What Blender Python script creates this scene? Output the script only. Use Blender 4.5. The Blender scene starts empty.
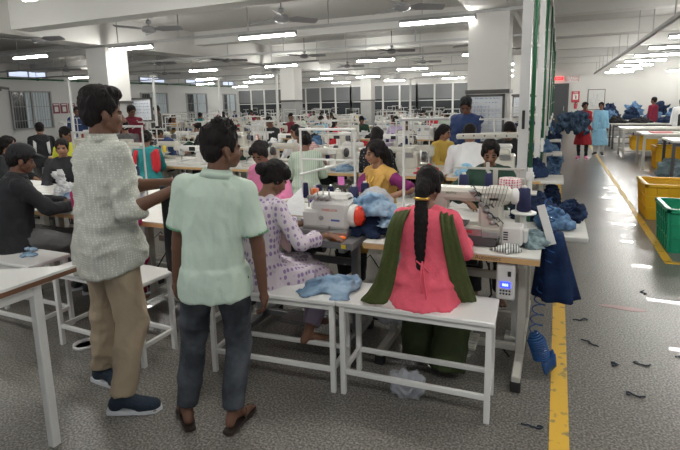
import bpy, math, random
from mathutils import Vector, Matrix, noise, Quaternion
random.seed(7)
V = Vector
PI = math.pi
R = math.radians
C = bpy.context.scene.collection
DG = None

# ------------------------------------------------------------------ materials
def _nt(name):
    m = bpy.data.materials.new(name); m.use_nodes = True
    nt = m.node_tree; b = nt.nodes['Principled BSDF']
    return m, nt, b

def c4(c): return (c[0], c[1], c[2], 1.0)

def mat(name, col, rough=0.6, metal=0.0, var=0.12, scale=6.0, bump=0.0, bscale=60.0, spec=0.5, alpha=None):
    """procedural: noise tinted base colour with optional bump"""
    m, nt, b = _nt(name)
    N, L = nt.nodes, nt.links
    tc = N.new('ShaderNodeTexCoord')
    nz = N.new('ShaderNodeTexNoise'); nz.inputs['Scale'].default_value = scale; nz.inputs['Detail'].default_value = 4
    L.new(tc.outputs['Object'], nz.inputs['Vector'])
    mx = N.new('ShaderNodeMix'); mx.data_type = 'RGBA'
    mx.inputs[6].default_value = c4([max(0, v*(1-var)) for v in col]); mx.inputs[7].default_value = c4([min(1, v*(1+var)) for v in col])
    L.new(nz.outputs['Fac'], mx.inputs[0]); L.new(mx.outputs[2], b.inputs['Base Color'])
    b.inputs['Roughness'].default_value = rough; b.inputs['Metallic'].default_value = metal
    b.inputs['Specular IOR Level'].default_value = spec
    if bump:
        n2 = N.new('ShaderNodeTexNoise'); n2.inputs['Scale'].default_value = bscale; n2.inputs['Detail'].default_value = 3
        L.new(tc.outputs['Object'], n2.inputs['Vector'])
        bp = N.new('ShaderNodeBump'); bp.inputs['Strength'].default_value = bump; bp.inputs['Distance'].default_value = 0.02
        L.new(n2.outputs['Fac'], bp.inputs['Height']); L.new(bp.outputs['Normal'], b.inputs['Normal'])
    if alpha is not None: b.inputs['Alpha'].default_value = alpha
    return m

def emis(name, col, st):
    m, nt, b = _nt(name)
    b.inputs['Base Color'].default_value = c4(col)
    b.inputs['Emission Color'].default_value = c4(col); b.inputs['Emission Strength'].default_value = st
    return m

def hairmat(name, col):
    m, nt, b = _nt(name); N, L = nt.nodes, nt.links
    tc = N.new('ShaderNodeTexCoord'); mp = N.new('ShaderNodeMapping'); mp.inputs['Scale'].default_value = (90, 90, 14)
    nz = N.new('ShaderNodeTexNoise'); nz.inputs['Scale'].default_value = 1.6; nz.inputs['Detail'].default_value = 5
    L.new(tc.outputs['Object'], mp.inputs[0]); L.new(mp.outputs[0], nz.inputs['Vector'])
    mx = N.new('ShaderNodeMix'); mx.data_type = 'RGBA'
    mx.inputs[6].default_value = c4([v*0.5 for v in col]); mx.inputs[7].default_value = c4([v*1.8 for v in col])
    L.new(nz.outputs['Fac'], mx.inputs[0]); L.new(mx.outputs[2], b.inputs['Base Color'])
    bp = N.new('ShaderNodeBump'); bp.inputs['Strength'].default_value = 0.8; bp.inputs['Distance'].default_value = 0.006
    L.new(nz.outputs['Fac'], bp.inputs['Height']); L.new(bp.outputs['Normal'], b.inputs['Normal'])
    b.inputs['Roughness'].default_value = 0.6; b.inputs['Specular IOR Level'].default_value = 0.14
    return m

def dotted(name, base, dot, scale, thr, rough=0.8, bump=0.25, stretch=(1, 1, 1)):
    """voronoi motif print on cloth"""
    m, nt, b = _nt(name); N, L = nt.nodes, nt.links
    tc = N.new('ShaderNodeTexCoord'); mp = N.new('ShaderNodeMapping'); mp.inputs['Scale'].default_value = stretch
    vo = N.new('ShaderNodeTexVoronoi'); vo.inputs['Scale'].default_value = scale; vo.inputs['Randomness'].default_value = 0.25
    L.new(tc.outputs['Object'], mp.inputs[0]); L.new(mp.outputs[0], vo.inputs['Vector'])
    cr = N.new('ShaderNodeValToRGB'); cr.color_ramp.elements[0].position = thr; cr.color_ramp.elements[1].position = thr + 0.06
    cr.color_ramp.elements[0].color = c4(dot); cr.color_ramp.elements[1].color = c4(base)
    L.new(vo.outputs['Distance'], cr.inputs[0]); L.new(cr.outputs[0], b.inputs['Base Color'])
    n2 = N.new('ShaderNodeTexNoise'); n2.inputs['Scale'].default_value = 9
    L.new(tc.outputs['Object'], n2.inputs['Vector'])
    bp = N.new('ShaderNodeBump'); bp.inputs['Strength'].default_value = bump; bp.inputs['Distance'].default_value = 0.02
    L.new(n2.outputs['Fac'], bp.inputs['Height']); L.new(bp.outputs['Normal'], b.inputs['Normal'])
    b.inputs['Roughness'].default_value = rough; b.inputs['Specular IOR Level'].default_value = 0.2
    return m

def striped(name, a, bcol, scale, direction='X', check=False, thr=0.5):
    m, nt, b = _nt(name); N, L = nt.nodes, nt.links
    tc = N.new('ShaderNodeTexCoord')
    def wave(d):
        w = N.new('ShaderNodeTexWave'); w.bands_direction = d; w.inputs['Scale'].default_value = scale; w.inputs['Distortion'].default_value = 0.3
        L.new(tc.outputs['Object'], w.inputs['Vector'])
        cr = N.new('ShaderNodeValToRGB'); cr.color_ramp.elements[0].position = thr; cr.color_ramp.elements[1].position = thr+0.08
        L.new(w.outputs['Fac'], cr.inputs[0]); return cr
    w1 = wave(direction); fac = w1.outputs[0]
    if check:
        w2 = wave('Z'); mm = N.new('ShaderNodeMath'); mm.operation = 'MAXIMUM'
        L.new(w1.outputs[0], mm.inputs[0]); L.new(w2.outputs[0], mm.inputs[1]); fac = mm.outputs[0]
    mx = N.new('ShaderNodeMix'); mx.data_type = 'RGBA'; mx.inputs[6].default_value = c4(a); mx.inputs[7].default_value = c4(bcol)
    L.new(fac, mx.inputs[0]); L.new(mx.outputs[2], b.inputs['Base Color'])
    b.inputs['Roughness'].default_value = 0.85; b.inputs['Specular IOR Level'].default_value = 0.2
    return m

def denim(name, a, bcol, rough=0.85):
    m, nt, b = _nt(name); N, L = nt.nodes, nt.links
    tc = N.new('ShaderNodeTexCoord')
    nz = N.new('ShaderNodeTexNoise'); nz.inputs['Scale'].default_value = 7; nz.inputs['Detail'].default_value = 3
    L.new(tc.outputs['Object'], nz.inputs['Vector'])
    cr = N.new('ShaderNodeValToRGB'); cr.color_ramp.elements[0].position = .38; cr.color_ramp.elements[1].position = .62
    cr.color_ramp.elements[0].color = c4(a); cr.color_ramp.elements[1].color = c4(bcol)
    L.new(nz.outputs['Fac'], cr.inputs[0]); L.new(cr.outputs[0], b.inputs['Base Color'])
    n2 = N.new('ShaderNodeTexNoise'); n2.inputs['Scale'].default_value = 22; n2.inputs['Detail'].default_value = 3
    L.new(tc.outputs['Object'], n2.inputs['Vector'])
    bp = N.new('ShaderNodeBump'); bp.inputs['Strength'].default_value = 0.6; bp.inputs['Distance'].default_value = 0.012
    L.new(n2.outputs['Fac'], bp.inputs['Height']); L.new(bp.outputs['Normal'], b.inputs['Normal'])
    b.inputs['Roughness'].default_value = rough; b.inputs['Specular IOR Level'].default_value = 0.15
    return m

def floor_mat():
    m, nt, b = _nt('terrazzo'); N, L = nt.nodes, nt.links
    tc = N.new('ShaderNodeTexCoord')
    n1 = N.new('ShaderNodeTexNoise'); n1.inputs['Scale'].default_value = 85; n1.inputs['Detail'].default_value = 2
    n2 = N.new('ShaderNodeTexNoise'); n2.inputs['Scale'].default_value = 0.9; n2.inputs['Detail'].default_value = 6
    for n in (n1, n2): L.new(tc.outputs['Object'], n.inputs['Vector'])
    cr = N.new('ShaderNodeValToRGB')
    e = cr.color_ramp.elements; e[0].position = .36; e[1].position = .66
    e[0].color = (.095, .088, .078, 1); e[1].color = (.34, .325, .30, 1)
    k = e.new(.5); k.color = (.185, .176, .160, 1)
    L.new(n1.outputs['Fac'], cr.inputs[0])
    mx = N.new('ShaderNodeMix'); mx.data_type = 'RGBA'; mx.blend_type = 'MULTIPLY'; mx.inputs[0].default_value = 1
    c2 = N.new('ShaderNodeValToRGB'); c2.color_ramp.elements[0].position = .3; c2.color_ramp.elements[1].position = .7
    c2.color_ramp.elements[0].color = (.72, .71, .69, 1); c2.color_ramp.elements[1].color = (1.0, 1.0, 1.0, 1)
    L.new(n2.outputs['Fac'], c2.inputs[0]); L.new(cr.outputs[0], mx.inputs[6]); L.new(c2.outputs[0], mx.inputs[7])
    # speckle colour multiplied by a broad random tone
    L.new(mx.outputs[2], b.inputs['Base Color'])
    r = N.new('ShaderNodeMapRange'); r.inputs['To Min'].default_value = .29; r.inputs['To Max'].default_value = .33
    L.new(n2.outputs['Fac'], r.inputs[0]); L.new(r.outputs[0], b.inputs['Roughness'])
    b.inputs['Specular IOR Level'].default_value = 0.40
    b.inputs['Coat Weight'].default_value = .14; b.inputs['Coat Roughness'].default_value = .015; b.inputs['Coat IOR'].default_value = 1.4
    return m

def worn(name, col, under, rough=.5):
    m, nt, b = _nt(name); N, L = nt.nodes, nt.links
    tc = N.new('ShaderNodeTexCoord'); nz = N.new('ShaderNodeTexNoise'); nz.inputs['Scale'].default_value = 14; nz.inputs['Detail'].default_value = 8
    L.new(tc.outputs['Object'], nz.inputs['Vector'])
    cr = N.new('ShaderNodeValToRGB'); cr.color_ramp.elements[0].position = .34; cr.color_ramp.elements[1].position = .42
    cr.color_ramp.elements[0].color = c4(under); cr.color_ramp.elements[1].color = c4(col)
    L.new(nz.outputs['Fac'], cr.inputs[0]); L.new(cr.outputs[0], b.inputs['Base Color']); b.inputs['Roughness'].default_value = rough
    return m

def wood_mat(name, a, bcol):
    m, nt, b = _nt(name); N, L = nt.nodes, nt.links
    tc = N.new('ShaderNodeTexCoord'); mp = N.new('ShaderNodeMapping'); mp.inputs['Scale'].default_value = (3, 3, 60)
    nz = N.new('ShaderNodeTexNoise'); nz.inputs['Scale'].default_value = 2; nz.inputs['Detail'].default_value = 5
    L.new(tc.outputs['Object'], mp.inputs[0]); L.new(mp.outputs[0], nz.inputs['Vector'])
    mx = N.new('ShaderNodeMix'); mx.data_type = 'RGBA'; mx.inputs[6].default_value = c4(a); mx.inputs[7].default_value = c4(bcol)
    L.new(nz.outputs['Fac'], mx.inputs[0]); L.new(mx.outputs[2], b.inputs['Base Color']); b.inputs['Roughness'].default_value = .45
    return m

def glass_mat(name, col, rough=.08, alpha=.35):
    m, nt, b = _nt(name)
    b.inputs['Base Color'].default_value = c4(col); b.inputs['Roughness'].default_value = rough; b.inputs['Alpha'].default_value = alpha
    return m

M = {}
def mk():
    M['floor'] = floor_mat()
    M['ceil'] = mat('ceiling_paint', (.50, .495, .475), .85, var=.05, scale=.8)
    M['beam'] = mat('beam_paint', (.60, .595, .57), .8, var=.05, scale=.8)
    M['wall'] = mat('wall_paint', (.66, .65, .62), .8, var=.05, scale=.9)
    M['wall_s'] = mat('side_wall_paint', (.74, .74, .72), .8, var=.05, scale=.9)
    M['pillar'] = mat('pillar_paint', (.70, .69, .66), .7, var=.04, scale=1.2)
    M['clad'] = mat('pillar_cladding', (.33, .33, .32), .5, var=.15, scale=4)
    M['yline'] = worn('yellow_line_paint', (.72, .43, .035), (.30, .22, .08))
    M['yline2'] = worn('worn_line_paint', (.62, .42, .10), (.50, .47, .40))
    M['white_steel'] = mat('white_powder_coated_steel', (.76, .76, .73), .35, var=.05, scale=5)
    M['dirty_steel'] = mat('off_white_steel', (.50, .49, .44), .45, var=.15, scale=8)
    M['post'] = mat('grey_post_paint', (.62, .62, .60), .4, var=.05)
    M['green_pipe'] = mat('green_pipe_plastic', (.015, .12, .05), .35)
    M['stand_white'] = mat('stand_pole_paint', (.55, .55, .53), .4, var=.1)
    M['laminate'] = mat('white_laminate', (.78, .775, .75), .25, var=.03, scale=3)
    M['table_lam'] = mat('worn_white_laminate', (.62, .61, .57), .35, var=.15, scale=9)
    M['wood_edge'] = wood_mat('wood_edge', (.50, .30, .12), (.66, .44, .22))
    M['brown_edge'] = wood_mat('brown_edge', (.13, .06, .03), (.22, .11, .06))
    M['ply'] = wood_mat('plywood', (.50, .35, .18), (.62, .47, .28))
    M['machine'] = mat('machine_cream_enamel', (.58, .56, .49), .3, var=.06, scale=10)
    M['machine2'] = mat('machine_white_enamel', (.70, .69, .66), .3, var=.05, scale=10)
    M['steel'] = mat('bare_steel', (.42, .42, .42), .3, metal=.8, var=.1, scale=20)
    M['dsteel'] = mat('dark_steel', (.09, .09, .095), .4, metal=.4, var=.2, scale=20)
    M['grey_table'] = mat('grey_metal_table', (.20, .205, .21), .35, metal=.3, var=.15, scale=8)
    M['black'] = mat('black_plastic', (.015, .015, .017), .45)
    M['rubber'] = mat('black_rubber', (.02, .02, .02), .8)
    M['navy'] = mat('navy_thread', (.012, .016, .07), .75, bump=.4, bscale=200)
    M['whiteth'] = mat('white_thread', (.74, .73, .70), .8, bump=.4, bscale=200)
    M['pinkth'] = dotted('pink_white_thread', (.70, .62, .60), (.50, .05, .12), 60, .35)
    M['redth'] = mat('red_thread', (.36, .05, .05), .7)
    M['yelth'] = mat('yellow_thread', (.75, .55, .05), .7)
    M['cyanth'] = mat('pale_blue_thread', (.30, .48, .60), .7)
    M['red'] = mat('red_plastic', (.70, .045, .015), .3)
    M['orange'] = mat('orange_plastic', (.80, .16, .02), .4)
    M['pink'] = mat('pink_paper', (.85, .25, .60), .6)
    M['purple'] = mat('purple_plastic', (.18, .10, .42), .4)
    M['crate_y'] = mat('yellow_crate_plastic', (.80, .46, .02), .4, var=.08)
    M['crate_g'] = mat('green_crate_plastic', (.01, .27, .14), .35, var=.08)
    M['crate_b'] = mat('blue_crate_plastic', (.02, .09, .45), .4, var=.08)
    M['tube'] = emis('tube_glow', (1.0, .985, .94), 120.0)
    M['fixture'] = mat('fixture_grey', (.22, .22, .22), .5)
    M['fan'] = mat('fan_enamel', (.26, .26, .27), .4)
    M['rail'] = mat('galvanised_rail', (.42, .42, .41), .5, metal=.3)
    M['door'] = mat('charcoal_door', (.045, .05, .055), .5)
    M['frame_d'] = mat('dark_frame', (.07, .065, .06), .5)
    M['frame_g'] = mat('grey_window_frame', (.40, .40, .40), .5)
    M['glass_dark'] = mat('dark_night_glass', (.045, .05, .055), .12, var=.5, scale=1.2)
    M['blind'] = mat('grey_roller_blind', (.20, .205, .21), .8, var=.08, scale=2)
    M['curtain'] = striped('pale_blue_curtain', (.62, .72, .78), (.80, .87, .90), 6, 'Y')
    M['vent'] = emis('frosted_ventilator_glass', (.62, .70, .88), 1.0)
    M['board'] = mat('whiteboard_surface', (.72, .75, .78), .25, var=.02)
    M['ink'] = mat('blue_marker_ink', (.10, .15, .40), .6)
    M['inkg'] = mat('grey_grid_line', (.38, .40, .44), .6)
    M['poster'] = mat('poster_paper', (.62, .62, .60), .6)
    M['redsign'] = mat('red_sign', (.50, .06, .07), .5)
    M['exit'] = emis('exit_sign_glow', (1.0, .03, .04), 1.6)
    M['signtext'] = mat('sign_white', (.8, .8, .78), .5)
    M['maroon_sign'] = mat('maroon_notice', (.30, .06, .09), .6)
    M['display'] = emis('blue_display', (.03, .05, 1.0), 2.5)
    M['screen_txt'] = emis('display_digits', (.55, .65, 1.0), 2.0)
    M['hose'] = mat('blue_air_hose', (.02, .08, .24), .25)
    M['den_l'] = denim('light_denim', (.13, .22, .34), (.34, .46, .58))
    M['den_m'] = denim('mid_denim', (.05, .11, .22), (.14, .24, .38))
    M['den_d'] = denim('dark_denim', (.008, .014, .035), (.025, .045, .10))
    M['den_n'] = denim('navy_cotton', (.007, .016, .052), (.012, .030, .085))
    M['cloth_w'] = mat('white_cloth', (.68, .68, .68), .85, bump=.4, bscale=20)
    M['cloth_grey'] = denim('grey_teal_cloth', (.14, .20, .22), (.26, .34, .36))
    M['rag'] = striped('striped_rag', (.62, .62, .60), (.10, .11, .10), 22, 'X', False, .6)
    M['cloth_k'] = mat('black_cloth', (.012, .012, .014), .9, bump=.4, bscale=20)
    M['poly'] = mat('clear_polythene', (.70, .74, .80), .15, alpha=.45, var=.1, bump=.6, bscale=30)
    M['skin'] = mat('brown_skin', (.135, .062, .036), .55, var=.08, scale=8)
    M['skin_l'] = mat('warm_brown_skin', (.27, .135, .08), .55, var=.08, scale=8)
    M['skin_m'] = mat('medium_brown_skin', (.19, .092, .054), .55, var=.08, scale=8)
    M['lip'] = mat('lip_skin', (.22, .06, .05), .5)
    M['eyew'] = mat('eye_white', (.26, .22, .19), .4)
    M['eyed'] = mat('eye_dark', (.01, .007, .005), .3)
    M['hair'] = hairmat('black_hair', (.011, .009, .009))
    M['shirt1'] = dotted('pale_grey_dotted_cotton', (.44, .45, .40), (.62, .63, .58), 75, .28, stretch=(1, 1, 1), bump=.5)
    M['khaki'] = mat('khaki_cotton', (.36, .29, .20), .85, var=.1, scale=5, bump=.5, bscale=12)
    M['shoe'] = mat('navy_knit_shoe', (.006, .018, .036), .7, bump=.5, bscale=150)
    M['sole'] = mat('shoe_sole_white', (.62, .64, .66), .5)
    M['polo'] = mat('mint_cotton', (.50, .61, .52), .85, var=.05, scale=4, bump=.45, bscale=11)
    M['polo_trim'] = mat('green_knit_trim', (.13, .30, .17), .85)
    M['jeans'] = denim('faded_black_denim', (.035, .040, .048), (.085, .095, .11))
    M['sandal'] = mat('brown_black_sandal', (.03, .02, .015), .6)
    M['lilac_print'] = dotted('lilac_block_print', (.58, .52, .57), (.27, .19, .35), 36, .33, stretch=(1, 1, .72), bump=.5)
    M['lilac'] = mat('lilac_cotton', (.30, .24, .33), .85, bump=.4, bscale=12)
    M['peach'] = mat('pale_peach_cotton', (.62, .45, .42), .85)
    M['coral'] = mat('coral_pink_cotton', (.80, .115, .17), .85, var=.1, scale=40, bump=.6, bscale=14)
    M['olive'] = mat('olive_green_chiffon', (.055, .072, .014), .8, var=.25, scale=9, bump=.6, bscale=25)
    M['olive_p'] = mat('olive_green_cotton', (.030, .045, .012), .85, var=.2, scale=6, bump=.5, bscale=12)
    M['magenta'] = mat('magenta_cotton', (.38, .006, .10), .8, bump=.5, bscale=12)
    M['maroon'] = mat('maroon_cotton', (.20, .010, .035), .8, bump=.5, bscale=12)
    M['mustard'] = mat('mustard_dupatta', (.50, .29, .07), .85, bump=.5, bscale=20)
    M['plum'] = mat('plum_cotton', (.17, .01, .10), .85)
    M['dgreen'] = mat('dark_green_cotton', (.014, .045, .028), .85, bump=.4, bscale=14)
    M['blackc'] = mat('black_cotton', (.014, .015, .018), .85, bump=.4, bscale=14)
    M['greyp'] = mat('grey_trousers', (.10, .10, .10), .85, bump=.4, bscale=14)
    M['blue_shirt'] = mat('navy_blue_shirt', (.016, .038, .12), .8)
    M['white_shirt'] = mat('white_shirt_cotton', (.74, .74, .74), .85, bump=.4, bscale=10)
    M['yellow'] = mat('yellow_ochre_cotton', (.55, .37, .07), .85)
    M['acid'] = mat('acid_yellow_cotton', (.60, .60, .04), .85)
    M['rose'] = mat('rose_pink_cotton', (.66, .20, .36), .85, bump=.4, bscale=14)
    M['mintp'] = striped('pale_mint_stripe', (.58, .66, .55), (.42, .52, .42), 14, 'X')
    M['pinkplaid'] = striped('pink_plaid', (.72, .52, .48), (.55, .30, .30), 14, 'X', True, .7)
    M['teal'] = mat('teal_cotton', (.02, .23, .24), .85)
    M['redc'] = mat('red_cotton', (.50, .02, .03), .85)
    M['redstripe'] = striped('red_black_stripe', (.22, .015, .03), (.03, .01, .02), 12, 'X')
    M['checks'] = striped('grey_check', (.30, .28, .25), (.05, .05, .05), 10, 'X', True, .6)
    M['lilacw'] = mat('pale_lilac_cotton', (.52, .42, .62), .85)
    M['darkprint'] = dotted('black_printed_cotton', (.02, .02, .025), (.30, .30, .30), 30, .2)
    M['crimson'] = mat('crimson_cotton', (.30, .012, .02), .85)
    M['skyb'] = mat('sky_blue_cotton', (.25, .50, .68), .85, bump=.4, bscale=14)
    M['yplaid'] = striped('yellow_plaid', (.72, .62, .12), (.45, .45, .30), 9, 'X', True, .75)
    M['gold'] = mat('gold_metal', (.60, .38, .08), .3, metal=.9)
    M['paper'] = mat('white_paper', (.78, .78, .76), .7)
    M['blue_paper'] = mat('blue_plastic_sheet', (.03, .10, .50), .3)
    M['red_paper'] = mat('pink_red_paper', (.60, .18, .20), .7)
mk()

# ------------------------------------------------------------------ mesh collector
class MB:
    def __init__(s): s.v = []; s.f = []; s.m = []; s.mi = 0
    def add(s, vs, fs):
        o = len(s.v); s.v += [V(p) for p in vs]; s.f += [tuple(i+o for i in f) for f in fs]; s.m += [s.mi]*len(fs); return s
    def box(s, a, b):
        x0, y0, z0 = a; x1, y1, z1 = b
        return s.add([(x0,y0,z0),(x1,y0,z0),(x1,y1,z0),(x0,y1,z0),(x0,y0,z1),(x1,y0,z1),(x1,y1,z1),(x0,y1,z1)],
                     [(0,3,2,1),(4,5,6,7),(0,1,5,4),(1,2,6,5),(2,3,7,6),(3,0,4,7)])
    def cbox(s, c, d, b=None):   # centre, size, chamfer
        x, y, z = c; dx, dy, dz = d[0]/2, d[1]/2, d[2]/2
        if not b: return s.box((x-dx, y-dy, z-dz), (x+dx, y+dy, z+dz))
        b = min(b, dx*.9, dy*.9, dz*.9)
        def ring(hx, hy, zz, c_): return [(x-hx+c_, y-hy, zz), (x+hx-c_, y-hy, zz), (x+hx, y-hy+c_, zz), (x+hx, y+hy-c_, zz), (x+hx-c_, y+hy, zz), (x-hx+c_, y+hy, zz), (x-hx, y+hy-c_, zz), (x-hx, y-hy+c_, zz)]
        rs = [ring(dx-b*.7, dy-b*.7, z-dz, b*.5), ring(dx, dy, z-dz+b, b), ring(dx, dy, z+dz-b, b), ring(dx-b*.7, dy-b*.7, z+dz, b*.5)]
        return s.rings(rs)
    def rings(s, rs, cap=True):
        n = len(rs[0]); vs = [p for r in rs for p in r]; fs = []
        for i in range(len(rs)-1):
            for j in range(n):
                a = i*n+j; b = i*n+(j+1) % n
                fs.append((a, b, b+n, a+n))
        if cap:
            fs.append(tuple(range(n-1, -1, -1))); fs.append(tuple((len(rs)-1)*n+j for j in range(n)))
        return s.add(vs, fs)
    def cone(s, p0, p1, r0, r1=None, n=10, cap=True):
        if r1 is None: r1 = r0
        p0, p1 = V(p0), V(p1); d = p1-p0
        if d.length < 1e-6: return s
        d.normalize(); a = d.orthogonal().normalized(); b = d.cross(a)
        def ring(p, r): return [p+(a*math.cos(t*2*PI/n)+b*math.sin(t*2*PI/n))*r for t in range(n)]
        return s.rings([ring(p0, max(r0, 1e-4)), ring(p1, max(r1, 1e-4))], cap)
    def ell(s, c, r, rot=None, n=12, m=8):
        c = V(c); r = (r, r, r) if isinstance(r, (int, float)) else r
        rs = []
        for i in range(m+1):
            t = PI*i/m; t = min(max(t, .02), PI-.02)
            ring = []
            for j in range(n):
                q = 2*PI*j/n; p = V((r[0]*math.sin(t)*math.cos(q), r[1]*math.sin(t)*math.sin(q), -r[2]*math.cos(t)))
                if rot is not None: p = rot @ p
                ring.append(c+p)
            rs.append(ring)
        return s.rings(rs)
    def cap(s, p0, p1, r0, r1=None, n=12):
        if r1 is None: r1 = r0
        s.cone(p0, p1, r0, r1, n); s.ell(p0, r0, n=n, m=6); s.ell(p1, r1, n=n, m=6); return s
    def tube(s, pts, r, n=6):
        pts = [V(p) for p in pts]; rs = []
        a = None
        for i, p in enumerate(pts):
            d = (pts[min(i+1, len(pts)-1)]-pts[max(i-1, 0)])
            if d.length < 1e-7: d = V((0, 0, 1))
            d.normalize()
            if a is None: a = d.orthogonal().normalized()
            a = (a-d*a.dot(d))
            a = a.normalized() if a.length > 1e-5 else d.orthogonal().normalized()
            b = d.cross(a); rr = r[i] if isinstance(r, (list, tuple)) else r
            rs.append([p+(a*math.cos(t*2*PI/n)+b*math.sin(t*2*PI/n))*rr for t in range(n)])
        return s.rings(rs)
    def lathe(s, prof, c=(0, 0, 0), n=16, axis='Z'):
        rs = []
        for r, h in prof:
            ring = []
            for t in range(n):
                a = t*2*PI/n; x, y = max(r, 1e-4)*math.cos(a), max(r, 1e-4)*math.sin(a)
                p = {'Z': (x, y, h), 'X': (h, x, y), 'Y': (y, h, x)}[axis]
                ring.append(V(p)+V(c))
            rs.append(ring)
        return s.rings(rs)
    def prism(s, poly, z0, z1):
        n = len(poly)
        return s.rings([[(p[0], p[1], z0) for p in poly], [(p[0], p[1], z1) for p in poly]])
    def xf(s, mt, i0=0):
        for i in range(i0, len(s.v)): s.v[i] = mt @ s.v[i]
        return s
    def mesh(s, name, mats, smooth=False):
        me = bpy.data.meshes.new(name); me.from_pydata([tuple(p) for p in s.v], [], s.f)
        if not isinstance(mats, (list, tuple)): mats = [mats]
        for m in mats: me.materials.append(m)
        for i, p in enumerate(me.polygons):
            p.material_index = min(s.m[i], len(mats)-1); p.use_smooth = smooth
        me.update()
        return me

def link(name, me, parent=None, loc=None, rotz=None):
    o = bpy.data.objects.new(name, me); C.objects.link(o)
    if parent: o.parent = parent
    if loc: o.location = loc
    if rotz: o.rotation_euler = (0, 0, rotz)
    return o
def obj(name, mb, mats, parent=None, smooth=False, loc=None, rotz=None):
    me = mb.mesh(name, mats, smooth)
    fix_normals(me)
    return link(name, me, parent, loc, rotz)
import bmesh
def fix_normals(me):
    bm = bmesh.new(); bm.from_mesh(me); bmesh.ops.recalc_face_normals(bm, faces=bm.faces); bm.to_mesh(me); bm.free()
def struct(name, mb, mats, smooth=False):
    o = obj(name, mb, mats, None, smooth); o['kind'] = 'structure'; return o
def tag(o, label, cat, group=None, kind=None):
    o['label'] = label; o['category'] = cat
    if group: o['group'] = group
    if kind: o['kind'] = kind
    return o
def thing(name, label, cat, loc=(0, 0, 0), rotz=0, group=None):
    o = bpy.data.objects.new(name, None); C.objects.link(o); o.empty_display_size = .05
    o.location = loc; o.rotation_euler = (0, 0, rotz)
    return tag(o, label, cat, group)
def dup(root, loc, rotz=0, label=None, group=None, scale=None, swap=None):
    def cp(o, par):
        c = o.copy(); C.objects.link(c)
        if par: c.parent = par
        if swap and o.data:
            base = o.name.split('.')[0]
            if base in swap:
                c.material_slots[0].link = 'OBJECT'; c.material_slots[0].material = swap[base]
        for ch in o.children: cp(ch, c)
        return c
    r = cp(root, None); r.location = loc; r.rotation_euler = (0, 0, rotz)
    if label: r['label'] = label
    if group: r['group'] = group
    if scale: r.scale = (scale,)*3
    return r

SC2 = None
def fuse(mb, vox, smooth=2, name='body', mats=None):
    """union of overlapping closed shapes -> one continuous skin"""
    me = mb.mesh('tmp', M['skin'])
    global SC2
    if SC2 is None: SC2 = bpy.data.scenes.new('tmp')
    o = bpy.data.objects.new('tmp', me); SC2.collection.objects.link(o)
    r = o.modifiers.new('r', 'REMESH'); r.mode = 'VOXEL'; r.voxel_size = vox; r.adaptivity = 0
    if smooth:
        sm = o.modifiers.new('s', 'SMOOTH'); sm.factor = .5; sm.iterations = smooth
    SC2.view_layers[0].update(); dg = SC2.view_layers[0].depsgraph
    me2 = bpy.data.meshes.new_from_object(o.evaluated_get(dg)); me2.name = name
    bpy.data.objects.remove(o); bpy.data.meshes.remove(me)
    me2.materials.clear()
    for m in (mats if isinstance(mats, (list, tuple)) else [mats]): me2.materials.append(m)
    for p in me2.polygons: p.use_smooth = True; p.material_index = 0
    return me2
def ruffle(me, amp, freq=(6, 6, 3), seed=0, ridged=True, fn=None):
    off = V((seed*3.1, seed*1.7, seed*.9))
    ns = [v.normal.copy() for v in me.vertices]
    for v, n in zip(me.vertices, ns):
        p = V((v.co.x*freq[0], v.co.y*freq[1], v.co.z*freq[2]))+off
        a = noise.noise(p)
        b = noise.noise(p*2.3+V((5, 1, 3)))
        h = (1-2*abs(a)*1.6)+.45*(1-2*abs(b)*1.6) if ridged else a+.4*b
        k = fn(v.co) if fn else 1
        v.co = v.co+n*(max(h, -.35)*amp*k)
    me.update()
# ------------------------------------------------------------------ people
def ik(S, W, la, lb, pole):
    S, W = V(S), V(W); d = W-S; L = d.length
    if L > (la+lb)*.999: W = S+d.normalized()*(la+lb)*.999; d = W-S; L = d.length
    a = (la*la-lb*lb+L*L)/(2*L); h = math.sqrt(max(la*la-a*a, 0))
    u = d.normalized(); p = V(pole)-u*V(pole).dot(u)
    p = p.normalized() if p.length > 1e-5 else u.orthogonal()
    return S+u*a+p*h, W

def hand(mb, W, d, n, side, curl=.5, s=1.0, spread=.06):
    """palm of four rays, five bent fingers; d = pointing direction, n = palm normal (towards what is held), side=+1 when the thumb leaves along +t"""
    d = V(d).normalized(); n = V(n); n = (n-d*n.dot(d)).normalized(); t = d.cross(n)*side
    lens = (.040, .045, .041, .033); wd = (.030, .010, -.010, -.029)
    mb.ell(W+d*.045*s, (.030*s, .030*s, .040*s), n=8, m=6)
    for k in range(4):
        base = W+t*wd[k]*.55*s+d*.012*s; kn = W+t*wd[k]*s+d*(.088-.006*abs(k-1))*s-n*.004*s
        mb.cap(base, kn, .0125*s, .0105*s, 8)
        dd = (d+t*(wd[k]*spread*25)).normalized(); p = kn; a = 0; L = lens[k]*s; rr = .0088*s
        for q in range(3):
            a += curl*(.7, 1.0, .7)[q]*(1+.08*k)
            dirn = dd*math.cos(a)+n*math.sin(a); e = p+dirn*L
            mb.cap(p, e, rr, rr*.92, 7); p = e; L *= .68; rr *= .92
    p = W+d*.025*s+t*.024*s
    dt = (d*.6+t*.75+n*.35).normalized(); e = p+dt*.042*s; mb.cap(p, e, .0125*s, .0105*s, 7)
    dt = (d*.85+t*.25+n*(.3+curl*.4)).normalized(); e2 = e+dt*.030*s; mb.cap(e, e2, .0102*s, .0088*s, 7)
    mb.cap(e2, e2+(dt+n*curl*.3).normalized()*.022*s, .0088*s, .0076*s, 7)

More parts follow.
